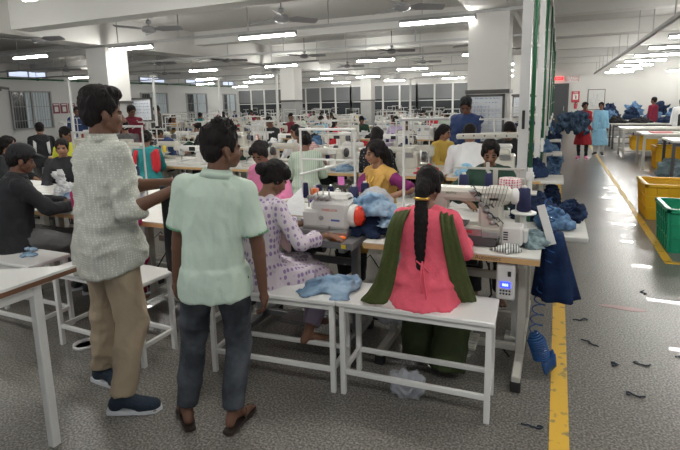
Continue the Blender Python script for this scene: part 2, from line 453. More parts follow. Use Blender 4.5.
def person(label, loc, rotz, H=1.65, female=False, sit=False, seat=.57, lean=0., side=0., twist=0., hy=0., hp=0.,
           L=None, Rr=None, lpole=(-.6, -.6, -.5), rpole=(.6, -.6, -.5), feet=None, top=None, pants=None, hair='short', skin='skin',
           shoes=None, vox=.012, name='person', hand_n=((1, 0, 0), (-1, 0, 0)), hand_d=(None, None), curl=(.5, .5), group=None, cat='person', extra=None, fold=1.0, wide=1.0, hz=None, hoff=0, hairmat_='hair', kneepole=None):
    s = H/1.70; t_root = thing(name, label, cat, loc, rotz, group)
    body = MB()
    pz = (seat/s+.085) if sit else .948
    if hz: pz = hz
    # spine integration
    pts = []; p = V((0, 0, pz)); N = 16; dz = .60/N
    for i in range(N+1):
        h = i*dz; a = lean*min(1, h/.30)
        b_ = side*min(1, h/.30)
        pts.append(p.copy()); p = p+V((math.sin(b_), math.sin(a), math.cos(a)*math.cos(b_))).normalized()*dz
    def fr(h):
        k = min(max(h/dz, 0), N-.001); i = int(k); c = pts[i].lerp(pts[i+1], k-i)
        if h < 0: c = pts[0]+V((0, 0, h))
        u = (pts[i+1]-pts[i]).normalized() if h >= 0 else V((0, 0, 1))
        tw = twist*min(1, max(0, h)/.4)
        r = Quaternion((0, 0, 1), tw) @ V((1, 0, 0)); r = (r-u*r.dot(u)).normalized(); f = u.cross(r)
        return c, r, f, u
    if female: TR = [(-.10, .13, .10, 0), (-.03, .168, .118, -.01), (.04, .168, .115, -.008), (.13, .138, .093, 0), (.19, .128, .088, 0), (.27, .138, .094, .005), (.34, .150, .104, .012), (.41, .150, .098, .004), (.46, .125, .080, -.002), (.50, .075, .062, -.006), (.55, .048, .05, 0)]; SW = .152; HW = .088
    else: TR = [(-.10, .13, .10, 0), (-.03, .160, .112, -.005), (.04, .158, .108, 0), (.13, .148, .100, .002), (.19, .146, .099, .003), (.27, .158, .105, .004), (.35, .170, .112, .006), (.41, .168, .105, 0), (.46, .140, .085, -.004), (.50, .085, .066, -.008), (.55, .055, .056, 0)]; SW = .178; HW = .092
    TR = [(h, a*wide, b*wide, o) for h, a, b, o in TR]; SW *= wide
    def gain(h, infl):
        if infl < .019: return 0
        if h < .10: return .012
        return .017*(1-min(1, max(0, (h-.13)/.22))) if not female else 0
    def torso(mb, infl, h0, h1, n=20, flare=0, extra_rings=()):
        rs = []
        for h, rx, ry, o in list(extra_rings)+[(t[0], t[1]+gain(t[0], infl), t[2]+gain(t[0], infl), t[3]) for t in TR if h0 <= t[0] <= h1 and not (extra_rings and t[0] <= max(e[0] for e in extra_rings)+.001)]:
            c, r, f, u = fr(h); ring = []
            for j in range(n):
                q = 2*PI*j/n; cx_, sy_ = math.cos(q), math.sin(q)
                e = .85; X = math.copysign(abs(cx_)**e, cx_)*(rx+infl); Y = math.copysign(abs(sy_)**e, sy_)*(ry+infl)
                ring.append(c+r*X+f*(Y+o)+(u*(sy_*top.get('tilt', 0)) if top and infl > .018 and h == top.get('hem') else V()))
            rs.append(ring)
        mb.rings(rs)
    _t0 = torso
    torso(body, -.012 if top else 0, -.12, .47); torso(body, 0, .46, .56)
    sh = {}; hips = {}; arms = {}; legs = {}
    for sd in (-1, 1):
        c, r, f, u = fr(.455); S = c+r*sd*SW-u*.012; sh[sd] = S
        cn, rn, fn_, un = fr(.505)
        body.cap(cn, S-r*sd*.02-u*.004, .042, .038, 10)          # trapezius
        body.ell(S, .048 if not female else .041, n=10, m=8)
        W = (L if sd < 0 else Rr)
        if W is None: W = (sd*(SW+.075), .03, pz-.10) if not sit else (sd*.12, .38, pz+.12)
        E, W2 = ik(S, V(W), .285, .255, lpole if sd < 0 else rpole); arms[sd] = (E, W2)
        k = .88 if female else 1
        body.cap(S, E, .050*k, .039*k, 10); body.cap(E, W2, .040*k, .026*k, 10)
        body.ell(E+(W2-E)*.25, .041*k, n=10, m=6)
        hd = hand_d[0 if sd < 0 else 1]; hd = V(hd) if hd else (W2-E)
        if vox < .016: hand(body, W2, hd, hand_n[0 if sd < 0 else 1], -sd if False else sd, curl[0 if sd < 0 else 1], .95 if not female else .86)
        else:
            hdn = hd.normalized(); body.cap(W2, W2+hdn*.10, .030, .024, 8)
            for kk in (-1, 0, 1): body.cap(W2+hdn*.08, W2+hdn*.15+V((0, 0, kk*.02)), .012, .011, 6)
    # legs
    for sd in (-1, 1):
        c, r, f, u = fr(0); Hp = c+V((sd*HW, 0, -.03)) if not sit else c+V((sd*HW, .02, -.01)); hips[sd] = Hp
        if feet: A = V(feet[0 if sd < 0 else 1][0]); fd = V(feet[0 if sd < 0 else 1][1]).normalized()
        elif sit: A = V((sd*.11, .40, .16)); fd = V((sd*.15, 1, 0)).normalized()
        else: A = V((sd*.10, 0, .085)); fd = V((sd*.25, 1, 0)).normalized()
        kp = (kneepole[0 if sd < 0 else 1] if kneepole else ((sd*.15, 1, .0) if not sit else (sd*.1, .5, 1)))
        K, A = ik(Hp, A, .43, .415, kp); legs[sd] = (K, A, fd)
        body.cap(Hp, K, .080, .056, 12); body.ell(K, .057, n=10, m=8); body.cap(K, A, .054, .036, 12)
        body.ell(K.lerp(A, .28)-f*.012, (.052, .055, .09), n=10, m=8)
        # foot
        up = V((0, 0, 1)); rt = fd.cross(up)
        hz_ = A.z-.05
        body.cap(A, A-fd*.035-up*.045, .036, .030, 10)
        body.cap(A-up*.02+fd*.01, A+fd*.10-up*.055, .034, .027, 10)
        body.cap(A+fd*.09-up*.056+rt*.022, A+fd*.155-up*.064+rt*.016, .024, .017, 8)
        body.cap(A+fd*.09-up*.058-rt*.020, A+fd*.145-up*.066-rt*.020, .022, .015, 8)
        if vox < .009:
            for k in range(5): body.cap(A+fd*(.145-.008*k)-up*.066+rt*(.03-.015*k), A+fd*(.178-.012*k)-up*.070+rt*(.03-.016*k), .011-.001*k, .010-.001*k, 6)
    # head
    cn, rn, fn_, un = fr(.56)
    ql = Quaternion((0, 0, 1), hy) @ Quaternion((1, 0, 0), -hp)
    hR = ql @ V((1, 0, 0)); hF = ql @ V((0, 1, 0)); hU = ql @ V((0, 0, 1))
    neck_top = cn+un*.035+hF*.012+rn*hoff
    ho = neck_top-hU*.035
    rot = Matrix((hR, hF, hU)).transposed()
    def hp_(x, y, z): return ho+hR*x+hF*y+hU*z
    q = .94 if female else 1.0
    body.cap(fr(.48)[0]-fn_*.008, hp_(0, -.018, .055), .058*q*(.86 if female else 1), .052*q*(.88 if female else 1), 12)
    hd_i = len(body.v)
    body.ell(hp_(0, -.012, .135), (.075*q, .094*q, .090*q), rot, 18, 12)
    body.ell(hp_(0, .025, .072), (.060*q, .062*q, .078*q), rot, 16, 10)
    body.ell(hp_(0, .058, .014), (.026*q, .024*q, .020*q), rot, 10, 8)
    for sd in (-1, 1):
        body.cap(hp_(sd*.052*q, .0, .045), hp_(sd*.018, .055, .012), .018, .016, 8)      # jaw line
        body.ell(hp_(sd*.036*q, .060, .066), (.022, .020, .022), rot, 10, 8)            # cheek
        body.ell(hp_(sd*.030*q, .074, .108), (.024, .012, .008), rot, 10, 6)            # brow
        body.ell(hp_(sd*.031*q, .071, .090), (.0145, .0125, .0115), rot, 10, 8)         # eyeball
        body.ell(hp_(sd*.076*q, -.006, .080), (.010, .019, .032), rot, 8, 8)            # ear
    body.cap(hp_(0, .084, .098), hp_(0, .103, .064), .0085, .0125, 8)                    # nose
    body.ell(hp_(.012, .092, .059), (.009, .010, .008), rot, 8, 6); body.ell(hp_(-.012, .092, .059), (.009, .010, .008), rot, 8, 6)
    body.ell(hp_(0, .083, .038), (.024, .012, .006), rot, 10, 6); body.ell(hp_(0, .081, .028), (.020, .012, .007), rot, 10, 6)
    scl = Matrix.Scale(s, 4)
    body.xf(scl)
    me = fuse(body, vox*.8 if vox < .01 else vox, 2 if vox > .009 else 3, 'body', [M[skin], M['eyew'], M['eyed'], M['lip'], M['hair']])
    inv = rot.transposed()
    for p_ in me.polygons:
        c = inv @ (V(p_.center)/s-ho)
        if c.y > .06 and .02 < c.z < .13:
            ax = abs(c.x)
            if ((ax-.031*q)/.015)**2+((c.z-.090)/.0075)**2 < 1: p_.material_index = 2 if ((ax-.031*q)/.0075)**2+((c.z-.090)/.008)**2 < 1 or vox > .009 else 1
            elif ((ax-.031*q)/.022)**2+((c.z-.111)/.0042)**2 < 1: p_.material_index = 4
            elif (c.x/.024)**2+((c.z-.033)/.010)**2 < 1: p_.material_index = 3
    link('body', me, t_root)
    # hair
    hb = MB()
    if hair != 'bald':
        if hair in ('short', 'quiff', 'tufty'):
            hb.ell(hp_(0, -.022, .150), (.083, .100, .088), rot, 20, 14)
            hb.ell(hp_(0, -.052, .100), (.070, .062, .078), rot, 16, 12)
            for sd in (-1, 1): hb.ell(hp_(sd*.066, .012, .135), (.016, .040, .040), rot, 10, 8); hb.cap(hp_(sd*.072, .020, .12), hp_(sd*.070, .026, .082), .010, .006, 6)
            if hair != 'short':
                rnd = random.Random(hash(label) % 1000 if False else len(label))
                if hair == 'quiff':
                    hb.ell(hp_(0, .030, .205), (.066, .060, .036), rot, 14, 10); hb.ell(hp_(0, .062, .196), (.052, .030, .024), rot, 12, 8); hb.ell(hp_(0, -.03, .195), (.078, .085, .052), rot, 14, 10)
                for _ in range(70 if hair == 'quiff' else 90):
                    a = rnd.uniform(0, 2*PI); b = rnd.uniform(0, 1)**.7
                    x, y = .074*b*math.cos(a), -.022+.090*b*math.sin(a); z = .148+.088*math.sqrt(max(0, 1-b*b*.98))
                    g = (.030 if hair == 'tufty' else .014)
                    hb.cap(hp_(x, y, z-.012), hp_(x*1.12+rnd.uniform(-.02, .02), y+rnd.uniform(-.010, .035), z+rnd.uniform(.3, 1)*g), .012, .004, 5)
        else:
            hb.ell(hp_(0, -.022, .142), (.080*q, .098*q, .090*q), rot, 20, 14)
            hb.ell(hp_(0, -.050, .09), (.068*q, .056*q, .075*q), rot, 16, 12)
            for sd in (-1, 1): hb.ell(hp_(sd*.052, .030, .155), (.030, .050, .044), rot, 12, 8); hb.ell(hp_(sd*.068, -.005, .095), (.014, .040, .045), rot, 10, 8)
            hb.ell(hp_(0, .022, .176), (.052, .050, .046), rot, 12, 8)
            if hair == 'bun':
                hb.ell(hp_(0, -.125, .105), (.046, .042, .046), rot, 14, 10); hb.cap(hp_(0, -.08, .10), hp_(0, -.12, .105), .03, .03, 8)
            if hair == 'long' or hair == 'braid' or hair == 'pony':
                cb = fr(.42)[0]-fr(.42)[2]*.135; cc = fr(.30)[0]-fr(.30)[2]*.14; cd = fr(.16)[0]-fr(.16)[2]*.135
                path = [hp_(0, -.08, .10), hp_(0, -.11, .05), hp_(0, -.10, -.03), cb, cc, cd]
                rad = [.050, .046, .042, .044, .040, .026]
                if hair == 'long': path = path[:5]; rad = [.06, .06, .06, .055, .03]
                K = 18; 
                for i in range(K):
                    k = i/(K-1)*(len(path)-1); a = min(int(k), len(path)-2); f_ = k-a
                    p_ = path[a].lerp(path[a+1], f_); r_ = rad[a]*(1-f_)+rad[a+1]*f_
                    zig = .010*(1 if i % 2 else -1) if hair == 'braid' else 0
                    hb.ell(p_+hR*zig, (r_, r_*.75, r_*1.1), None, 10, 8)
        hb.xf(scl)
        hm = fuse(hb, max(vox*.7, .006) if vox < .012 else vox, 1, 'hair', [M[hairmat_]])
        ruffle(hm, .004*s if vox < .012 else .003, (28, 28, 12), len(label))
        ho_ = link('hair', hm, t_root)
        if hair == 'pony':
            b = MB(); b.lathe([(.034, -.008), (.046, 0), (.034, .008)], (hp_(0, -.105, .0))*s, 12); obj('hair_tie', b, M['gold'], ho_, True)
    cvox = vox if vox > .010 else .009
    # top garment
    if top:
        tb = MB(); inf = top.get('infl', .020); hem = top.get('hem', -.12); kind = top.get('kind', 'shirt')
        ext = []
        if not sit or hem > -.13:
            if hem < -.2:
                n_ = 5; fl = top.get('flare', .05)
                for i in range(n_): 
                    k = i/(n_-1); hh = hem+(-.12-hem)*k
                    ext.append((hh, (.165+fl*(1-k)), (.125+fl*(1-k)), 0))
            else: e_ = .45+.55*wide; ext = [(hem, .190*e_, .152*e_, .010), (-.05, .186*e_, .146*e_, .008), (.03, .172*e_, .124*e_, 0)]
        torso(tb, inf, max(hem, -.10)-.001, .50, 24, 0, ext)
        sl = top.get('sleeve', 'long')
        for sd in (-1, 1):
            S = sh[sd]; E, W = arms[sd]; k = .9 if female else 1
            cn2, rn2, f2, u2 = fr(.50)
            tb.cap(cn2-f2*.004, S-rn2*sd*.015, .052, .055*k+inf*.4, 12)
            tb.ell(S, (.058*k+inf*.5), n=12, m=8)
            if sl == 'short':
                e = S.lerp(E, .78); tb.cone(S, e, .060*k+inf*.35, .062*k+inf*.45, 14)
            elif sl == 'elbow':
                tb.cone(S, E, .058*k+inf*.3, .054*k+inf*.3, 14)
            else:
                end = {'long': .93, 'rolled': .22, 'three': .6}[sl]
                tb.cone(S, E, .056*k+inf*.4, .046*k+inf*.45, 14); tb.ell(E, .047*k+inf*.45, n=12, m=8)
                tb.cone(E, E.lerp(W, end), .047*k+inf*.45, (.036*k if sl == 'long' else .044)+inf*.4, 14)
                if sl == 'rolled': tb.cone(E.lerp(W, .08), E.lerp(W, .27), .060, .058, 14)
        if not female or top.get('collar'):
            c1, r1, f1, u1 = fr(.49); c2, r2, f2_, u2_ = fr(.535); rs_ = []
            for cc_, rr_, ff_, ax_, ay_ in ((c1, r1, f1, .105, .088), (c2-u2_*.02, r2, f2_, .078, .074), (c2, r2, f2_, .068, .068)):
                rs_.append([cc_+rr_*math.cos(2*PI*j/20)*ax_+ff_*(math.sin(2*PI*j/20)*ay_-.004) for j in range(20)])
            tb.rings(rs_)
        if top.get('fn'): top['fn'](tb, fr)
        if female:
            c, r, f, u = fr(.335)
            for sd in (-1, 1): tb.ell(c+r*sd*.062+f*.075, (.062, .058, .060), None, 12, 8)
        if sit and (kind == 'kurta'):
            for sd in (-1, 1):
                K, A, _ = legs[sd]; Hp = hips[sd]
                tb.cap(Hp+V((0, -.02, .0)), Hp.lerp(K, .95), .112, .088, 14); tb.cone(Hp.lerp(K, .9), K.lerp(A, top.get('drop', .25)), .088, .095, 14)
            tb.cap((hips[-1]+hips[1])/2+V((0, -.03, -.01)), (legs[-1][0]+legs[1][0])/2, .115, .08, 14)
            tb.cap(hips[-1]+V((-.02, -.05, -.02)), hips[1]+V((.02, -.05, -.02)), .10, .10, 14)
        tb.xf(scl)
        tm = fuse(tb, cvox, 3, 'shirt', [M[top['mat']]])
        if vox < .016: ruffle(tm, .010*fold*s, top.get('freq', (7, 7, 4)), len(label)+1)
        tn = {'shirt': 'shirt', 'kurta': 'kurta', 'polo': 'polo_shirt', 'tshirt': 'shirt', 'dress': 'dress'}[kind]
        to = link(tn, tm, t_root)
        if top.get('collar'):
            b = MB(); cc, rr_, ff, uu = fr(.530)
            ring0, ring1, ring2 = [], [], []
            for j in range(20):
                a = 2*PI*j/20; dx, dy = math.cos(a), math.sin(a)
                ring0.append(cc+rr_*dx*.090+ff*dy*.084-uu*.020); ring1.append(cc+rr_*dx*.070+ff*(dy*.068)+uu*.024); ring2.append(cc+rr_*dx*.062+ff*(dy*.060)-uu*.01)
            b.rings([ring2, ring1, ring0]); b.xf(scl); obj('collar', b, M[top['collar']], to, True)
        if top.get('trim'):
            for sd in (-1, 1):
                b = MB(); S = sh[sd]; E, W = arms[sd]; e = S.lerp(E, .80); e0 = S.lerp(E, .765); k = .9 if female else 1
                b.cone(e0, e, .064*k+inf*.45, .064*k+inf*.46, 20)
                b.xf(scl); obj('sleeve_trim', b, M[top['trim']], to, True)
    if pants:
        pb = MB(); ra, rk, rb = pants.get('r', (.098, .076, .066)); ln = pants.get('len', .95)
        if not sit: torso(pb, .010, -.11, .05)
        else: torso(pb, .012, -.11, .05)
        for sd in (-1, 1):
            K, A, _ = legs[sd]; Hp = hips[sd]
            pb.cap(Hp+V((0, 0, .0)), K, ra, rk, 14); pb.cone(K, K.lerp(A, ln), rk, rb, 16); pb.ell(K, rk, n=12, m=8)
            if pants.get('baggy'): pb.ell(K.lerp(A, .5), (rk*1.1, rk*1.1, .2), None, 12, 8)
        pb.xf(scl); pm = fuse(pb, cvox, 3, 'trousers', [M[pants['mat']]])
        if vox < .016: ruffle(pm, .009*fold*s, pants.get('freq', (6, 6, 5)), len(label)+2)
        link('trousers', pm, t_root)
    if shoes:
        for sd in (-1, 1):
            K, A, fd = legs[sd]; up = V((0, 0, 1)); rt = fd.cross(up)
            if shoes in ('sneaker', 'simple'):
                b = MB(); 
                b.cap(A+up*.01, A-fd*.035-up*.035, .046, .044, 12); b.cap(A-up*.01, A+fd*.10-up*.045, .044, .038, 12)
                b.cap(A+fd*.09-up*.046, A+fd*.168-up*.053, .043, .034, 12); b.cap(A+fd*.1-up*.048-rt*.014, A+fd*.162-up*.054-rt*.014, .037, .030, 10); b.cap(A+fd*.1-up*.048+rt*.014, A+fd*.162-up*.054+rt*.012, .037, .030, 10)
                b.xf(scl); link('shoe', fuse(b, .007 if vox < .011 else .015, 2, 'shoe', [M['shoe' if shoes == 'sneaker' else 'black']]), t_root); so = t_root.children[-1]
                b = MB(); pts2 = []
                for (y, x) in ((-.085, .0), (-.08, .030), (-.02, .038), (.06, .040), (.12, .047), (.18, .036), (.208, .0), (.195, -.028), (.14, -.042), (.06, -.036), (-.02, -.034), (-.08, -.028)):
                    pts2.append((A+fd*y+rt*x))
                zb = (A.z-.085)
                b.rings([[V((p.x, p.y, zb)) for p in pts2], [V((p.x, p.y, zb+.020+(.006 if i in (0, 1, 11) else 0))) for i, p in enumerate(pts2)]]); b.xf(scl)
                obj('sole', b, M['sole'], so)
            else:
                b = MB(); pts2 = []
                for (y, x) in ((-.078, .0), (-.07, .030), (-.02, .036), (.06, .038), (.12, .048), (.18, .040), (.208, .005), (.195, -.030), (.14, -.046), (.06, -.036), (-.02, -.034), (-.07, -.028)):
                    pts2.append((A+fd*y+rt*x))
                zb = (A.z-.098)
                b.rings([[V((p.x, p.y, zb)) for p in pts2], [V((p.x, p.y, zb+.018)) for p in pts2]])
                for sx in (-1, 1): b.tube([A+fd*.125-up*.045, A+fd*.09+rt*sx*.028-up*.035, A+fd*.055+rt*sx*.043-up*.075], .006, 6)
                b.xf(scl); obj('sandal', b, M['sandal'], t_root)
    info = dict(root=t_root, fr=fr, arms=arms, legs=legs, sh=sh, hips=hips, hp=hp_, s=s, rot=rot, hR=hR, hF=hF, hU=hU)
    return info

def drape(info, name, path, width, mname, thick=.012, amp=.012, vox=.010, seed=0, parent=None):
    """cloth band: list of (point, widthdir) in the body's own space"""
    b = MB(); s = info['s']; rs = []
    n = 9
    for i, (p, wd, w) in enumerate(path):
        p = V(p); wd = V(wd).normalized(); nx = path[min(i+1, len(path)-1)][0]; pv = path[max(i-1, 0)][0]
        tdir = (V(nx)-V(pv)).normalized(); nn = wd.cross(tdir).normalized()
        up, dn = [], []
        for j in range(n):
            k = j/(n-1)*2-1; wv = amp*math.sin(k*9+seed+i*.35)+amp*.6*math.sin(k*17+seed*2+i*.8)
            up.append(p+wd*k*w/2+nn*(thick/2+wv)); dn.append(p+wd*k*w/2-nn*(thick/2-wv))
        rs.append(up+dn[::-1])
    b.rings(rs); b.xf(Matrix.Scale(s, 4))
    o = obj(name, b, M[mname], parent or info['root'], True)
    m_ = o.modifiers.new('sub', 'SUBSURF'); m_.levels = 1; m_.render_levels = 1
    return o
# ------------------------------------------------------------------ garments, piles
_cr = {}
def crumple_mesh(w, d, h, seed, mname, vox=None, flat=False):
    key = (w, d, h, seed, mname)
    if key in _cr: return _cr[key]
    rnd = random.Random(seed); b = MB()
    hh = h*.55
    b.ell((0, 0, hh*.35), (w*.36, d*.36, hh*.6), None, 14, 8)
    n = 9 if flat else 20
    for i in range(n):
        a = rnd.uniform(0, 2*PI); r = rnd.uniform(0, 1)**.6
        c = V((math.cos(a)*r*w*.30, math.sin(a)*r*d*.30, h*(.18+.62*(1-r)*rnd.uniform(.6, 1))))
        L_, W_ = w*rnd.uniform(.22, .5), d*rnd.uniform(.14, .34); tk = max(.010, h*.10)
        q = MB(); ns = 6; up, dn = [], []
        rs = []
        bend = rnd.uniform(-.5, 1.0)*h*.5
        for s_ in range(ns):
            x = (s_/(ns-1)-.5); zc = -bend*4*x*x
            rs.append([V((x*L_, -W_/2, zc-tk)), V((x*L_, W_/2, zc-tk*.6)), V((x*L_, W_/2*.9, zc+tk*.6)), V((x*L_, 0, zc+tk*(1.2 if s_ % 2 else .6))), V((x*L_, -W_/2*.9, zc+tk))])
        q.rings(rs)
        mt = Matrix.Translation(c) @ Matrix.Rotation(a+rnd.uniform(-.8, .8), 4, 'Z') @ Matrix.Rotation(r*(.15 if flat else .75)*(h/max(w, d)*1.6), 4, 'Y') @ Matrix.Rotation(rnd.uniform(-.5, .5)*(.4 if flat else 1), 4, 'X')
        q.xf(mt); b.add(q.v, q.f)
    v = vox or max(.008, min(w, d)*.035)
    me = fuse(b, v*.85, 1, 'garment', [M[mname]])
    f = 2.2/min(w, d)
    ruffle(me, min(h*.10, .02), (f*1.6, f*1.6, f*1.6), seed)
    ruffle(me, min(h*.07, .008), (f*3.4, f*3.4, f*3.4), seed+5)
    for vv in me.vertices:
        if vv.co.z < 0.002: vv.co.z = 0.002
    _cr[key] = me
    return me
def garment(label, loc, w, d, h, seed, mname, rotz=0, group=None, name='denim_garment', cat='garment', flat=False):
    o = link(name, crumple_mesh(w, d, h, seed, mname, flat=flat), None, loc, rotz)
    return tag(o, label, cat, group)

# ------------------------------------------------------------------ furniture
def make_bench(w=.82, d=.30, h=.565):
    t = thing('work_bench', '', 'bench')
    b = MB(); b.cbox((0, 0, h-.014), (w+.03, d+.03, .028), .006); obj('seat_board', b, M['laminate'], t)
    for sx in (-1, 1):
        for sy in (-1, 1):
            b = MB(); b.cbox((sx*(w/2-.015), sy*(d/2-.015), (h-.028)/2), (.03, .03, h-.028), .003); obj('leg', b, M['white_steel'], t)
    for sy in (-1, 1): b = MB(); b.cbox((0, sy*(d/2-.015), .14), (w-.06, .022, .028), .003); obj('stretcher', b, M['white_steel'], t)
    for sx in (-1, 1): b = MB(); b.cbox((sx*(w/2-.015), 0, .14), (.022, d-.06, .028), .003); obj('stretcher', b, M['white_steel'], t)
    b = MB()
    for sy in (-1, 1): b.box((-w/2+.03, sy*(d/2-.015)-.012, h-.06), (w/2-.03, sy*(d/2-.015)+.012, h-.028))
    obj('apron', b, M['white_steel'], t)
    return t

def make_table(w=1.02, d=.58, h=.80, top='table_lam', edge='wood_edge', legs='dirty_steel', pedal=True):
    """origin centre on the floor; the operator sits on -Y"""
    t = thing('sewing_table', '', 'table')
    b = MB(); b.cbox((0, 0, h-.004), (w, d, .008), .002); b.mi = 1; b.box((-w/2+.0005, -d/2+.0005, h-.04), (w/2-.0005, d/2-.0005, h-.008)); obj('tabletop', b, [M[top], M[edge]], t)
    for sx in (-1, 1):
        b = MB(); b.cbox((sx*(w/2-.10), .02, .40), (.05, .06, .66), .006); b.cbox((sx*(w/2-.10), .0, .735), (.045, d*.8, .04), .005)
        b.cbox((sx*(w/2-.10), 0, .07), (.05, d*1.0, .05), .006)
        b.mi = 1
        for sy in (-1, 1): b.cbox((sx*(w/2-.10), sy*(d*.46), .03), (.055, .06, .06), .004)
        obj('leg', b, [M[legs], M['rubber']], t)
    b = MB(); b.cbox((0, .06, .10), (w-.26, .04, .04), .004); obj('cross_rail', b, M[legs], t); b = MB(); b.cbox((0, .10, .55), (w-.26, .03, .05), .004); obj('cross_rail', b, M[legs], t)
    b = MB(); b.cbox((-.02, .05, .66), (.17, .16, .15), .03); b.cone((.07, .05, .66), (.14, .05, .66), .045, .045, 14); obj('motor', b, M['black'], t)
    if pedal:
        b = MB(); b.cbox((0, -.02, .13), (.32, .22, .015), .004)
        for k in range(5): b.box((-.15, -.11+k*.042, .1375), (.15, -.10+k*.042, .142))
        b.cone((.12, .05, .13), (.05, .05, .60), .006, .006, 6); obj('treadle', b, M[legs], t)
    b = MB(); b.tube([(.2, .1, .62), (.22, .13, .4), (.1, .12, .2), (.25, .1, .12), (.35, .05, .03)], .007, 6); b.tube([(-.1, .1, .6), (-.2, .14, .35), (-.3, .1, .45), (-.38, .05, .3)], .006, 6)
    obj('cable', b, M['rubber'], t)
    return t

def make_lockstitch(col='machine'):
    t = thing('sewing_machine', '', 'sewing machine')
    b = MB()
    b.cbox((0, 0, .018), (.46, .17, .036), .008)
    b.cbox((.165, 0, .13), (.11, .12, .22), .022)
    b.cbox((-.01, 0, .235), (.42, .10, .085), .026)
    b.cbox((-.185, 0, .20), (.075, .10, .14), .022)
    b.mi = 1; b.cone((-.185, -.0, .14), (-.185, 0, .075), .008, .006, 8); b.cone((-.185, -.015, .16), (-.185, -.015, .05), .005, .004, 6); b.cbox((-.185, -.01, .042), (.03, .04, .008), .002); b.cbox((-.185, 0, .037), (.10, .13, .004))
    obj('body', b, [M[col], M['steel']], t, True if False else False)
    b = MB(); b.lathe([(.0, 0), (.045, .0), (.058, .008), (.060, .03), (.05, .042), (.02, .046)], (.222, 0, .225), 18, 'X'); obj('handwheel', b, M['dsteel'], t, True)
    b = MB(); b.lathe([(.0, -.012), (.017, -.012), (.017, 0), (.006, .002)], (-.145, -.055, .215), 12, 'Y'); b.cone((-.15, 0, .275), (-.15, 0, .32), .004, .004, 6); b.cbox((-.15, 0, .32), (.03, .01, .006)); obj('tension_dial', b, M['steel'], t)
    b = MB(); b.cbox((.06, -.055, .235), (.11, .014, .06), .005); obj('control_panel', b, M['black' if col == 'machine2' else 'machine2'], t)
    return t

def cone_of_thread(mb, c, r=.030, h=.11):
    x, y, z = c; mb.lathe([(r*.8, 0), (r, .006), (r*.82, h*.95), (r*.5, h)], (x, y, z), 12)
def make_stand(kind=0, cols=('navy', 'navy', 'whiteth'), H=.62):
    t = thing('thread_stand', '', 'thread stand')
    b = MB()
    if kind == 0:
        b.cone((0, 0, 0), (0, 0, H), .011, .011, 8); b.cbox((0, 0, H), (.36, .018, .018), .003); b.cbox((0, 0, H-.16), (.28, .014, .014), .002)
        b.lathe([(.035, 0), (.035, .015), (.012, .02)], (0, 0, 0), 12)
        for sx in (-.17, -.06, .06, .17): b.cone((sx, 0, H+.005), (sx, -.04, H+.03), .003, .003, 5)
    else:
        for sx in (-.22, .22): b.cbox((sx, 0, H/2), (.015, .015, H), .003)
        b.cbox((0, 0, H), (.46, .02, .02), .004); b.cbox((0, 0, H-.2), (.44, .014, .014), .002)
        for sx in (-.15, -.05, .05, .15): b.cone((sx, 0, H), (sx, -.05, H-.02), .003, .003, 5)
    obj('stand_frame', b, M['stand_white'], t)
    b = MB(); b.cbox((0, -.03, .11), (.34, .14, .008), .002); b.cbox((0, 0, .10), (.02, .02, .02))
    for i in range(3): b.cone((-.11+.11*i, -.03, .11), (-.11+.11*i, -.03, .26), .004, .003, 5)
    obj('tray', b, M['dirty_steel'], t)
    for i, cm in enumerate(cols):
        if cm:
            b = MB(); cone_of_thread(b, (-.11+.11*i, -.03, .115)); obj('thread_cone', b, M[cm], t, True)
    return t

def crate(label, loc, w, d, h, m, rotz=0):
    t = thing('plastic_crate', label, 'crate', loc, rotz)
    b = MB(); tk = .02
    b.box((-w/2+.03, -d/2+.03, 0), (w/2-.03, d/2-.03, .02))
    def wall(a0, a1, b0, b1):   # tapered wall quad prism
        vs = [a0, a1, b1, b0]
        return vs
    bw, bd = w/2-.03, d/2-.03
    for (x0, y0, x1, y1, nx, ny) in ((-1, -1, 1, -1, 0, 1), (1, -1, 1, 1, -1, 0), (1, 1, -1, 1, 0, -1), (-1, 1, -1, -1, 1, 0)):
        B0, B1 = V((x0*bw, y0*bd, 0)), V((x1*bw, y1*bd, 0)); T0, T1 = V((x0*w/2, y0*d/2, h)), V((x1*w/2, y1*d/2, h)); n_ = V((nx, ny, 0))*tk
        b.add([B0, B1, T1, T0, B0+n_, B1+n_, T1+n_, T0+n_], [(0, 1, 2, 3), (5, 4, 7, 6), (0, 4, 5, 1), (3, 2, 6, 7), (0, 3, 7, 4), (1, 5, 6, 2)])
        # ribs
        L_ = (T1-T0).length; nr = max(3, int(L_/.12))
        for k in range(nr+1):
            f = k/nr; lo = B0.lerp(B1, f); hi = T0.lerp(T1, f); o = -V((nx, ny, 0))*.008
            b.cone(lo+o+V((0, 0, .01)), hi+o-V((0, 0, .03)), .010, .010, 4)
        for f in (.35, .68):
            lo = B0.lerp(T0, f); hi = B1.lerp(T1, f); b.cone(lo-V((nx, ny, 0))*.004, hi-V((nx, ny, 0))*.004, .008, .008, 4)
    obj('bin', b, M[m], t)
    b = MB()
    for (x0, y0, x1, y1) in ((-1, -1, 1, -1), (1, -1, 1, 1), (1, 1, -1, 1), (-1, 1, -1, -1)):
        p, q = V((x0*w/2, y0*d/2, h)), V((x1*w/2, y1*d/2, h)); c = (p+q)/2; sz = (abs(q.x-p.x)+.05, abs(q.y-p.y)+.05, .045)
        b.cbox(c, sz, .008)
    obj('rim', b, M[m], t)
    return t
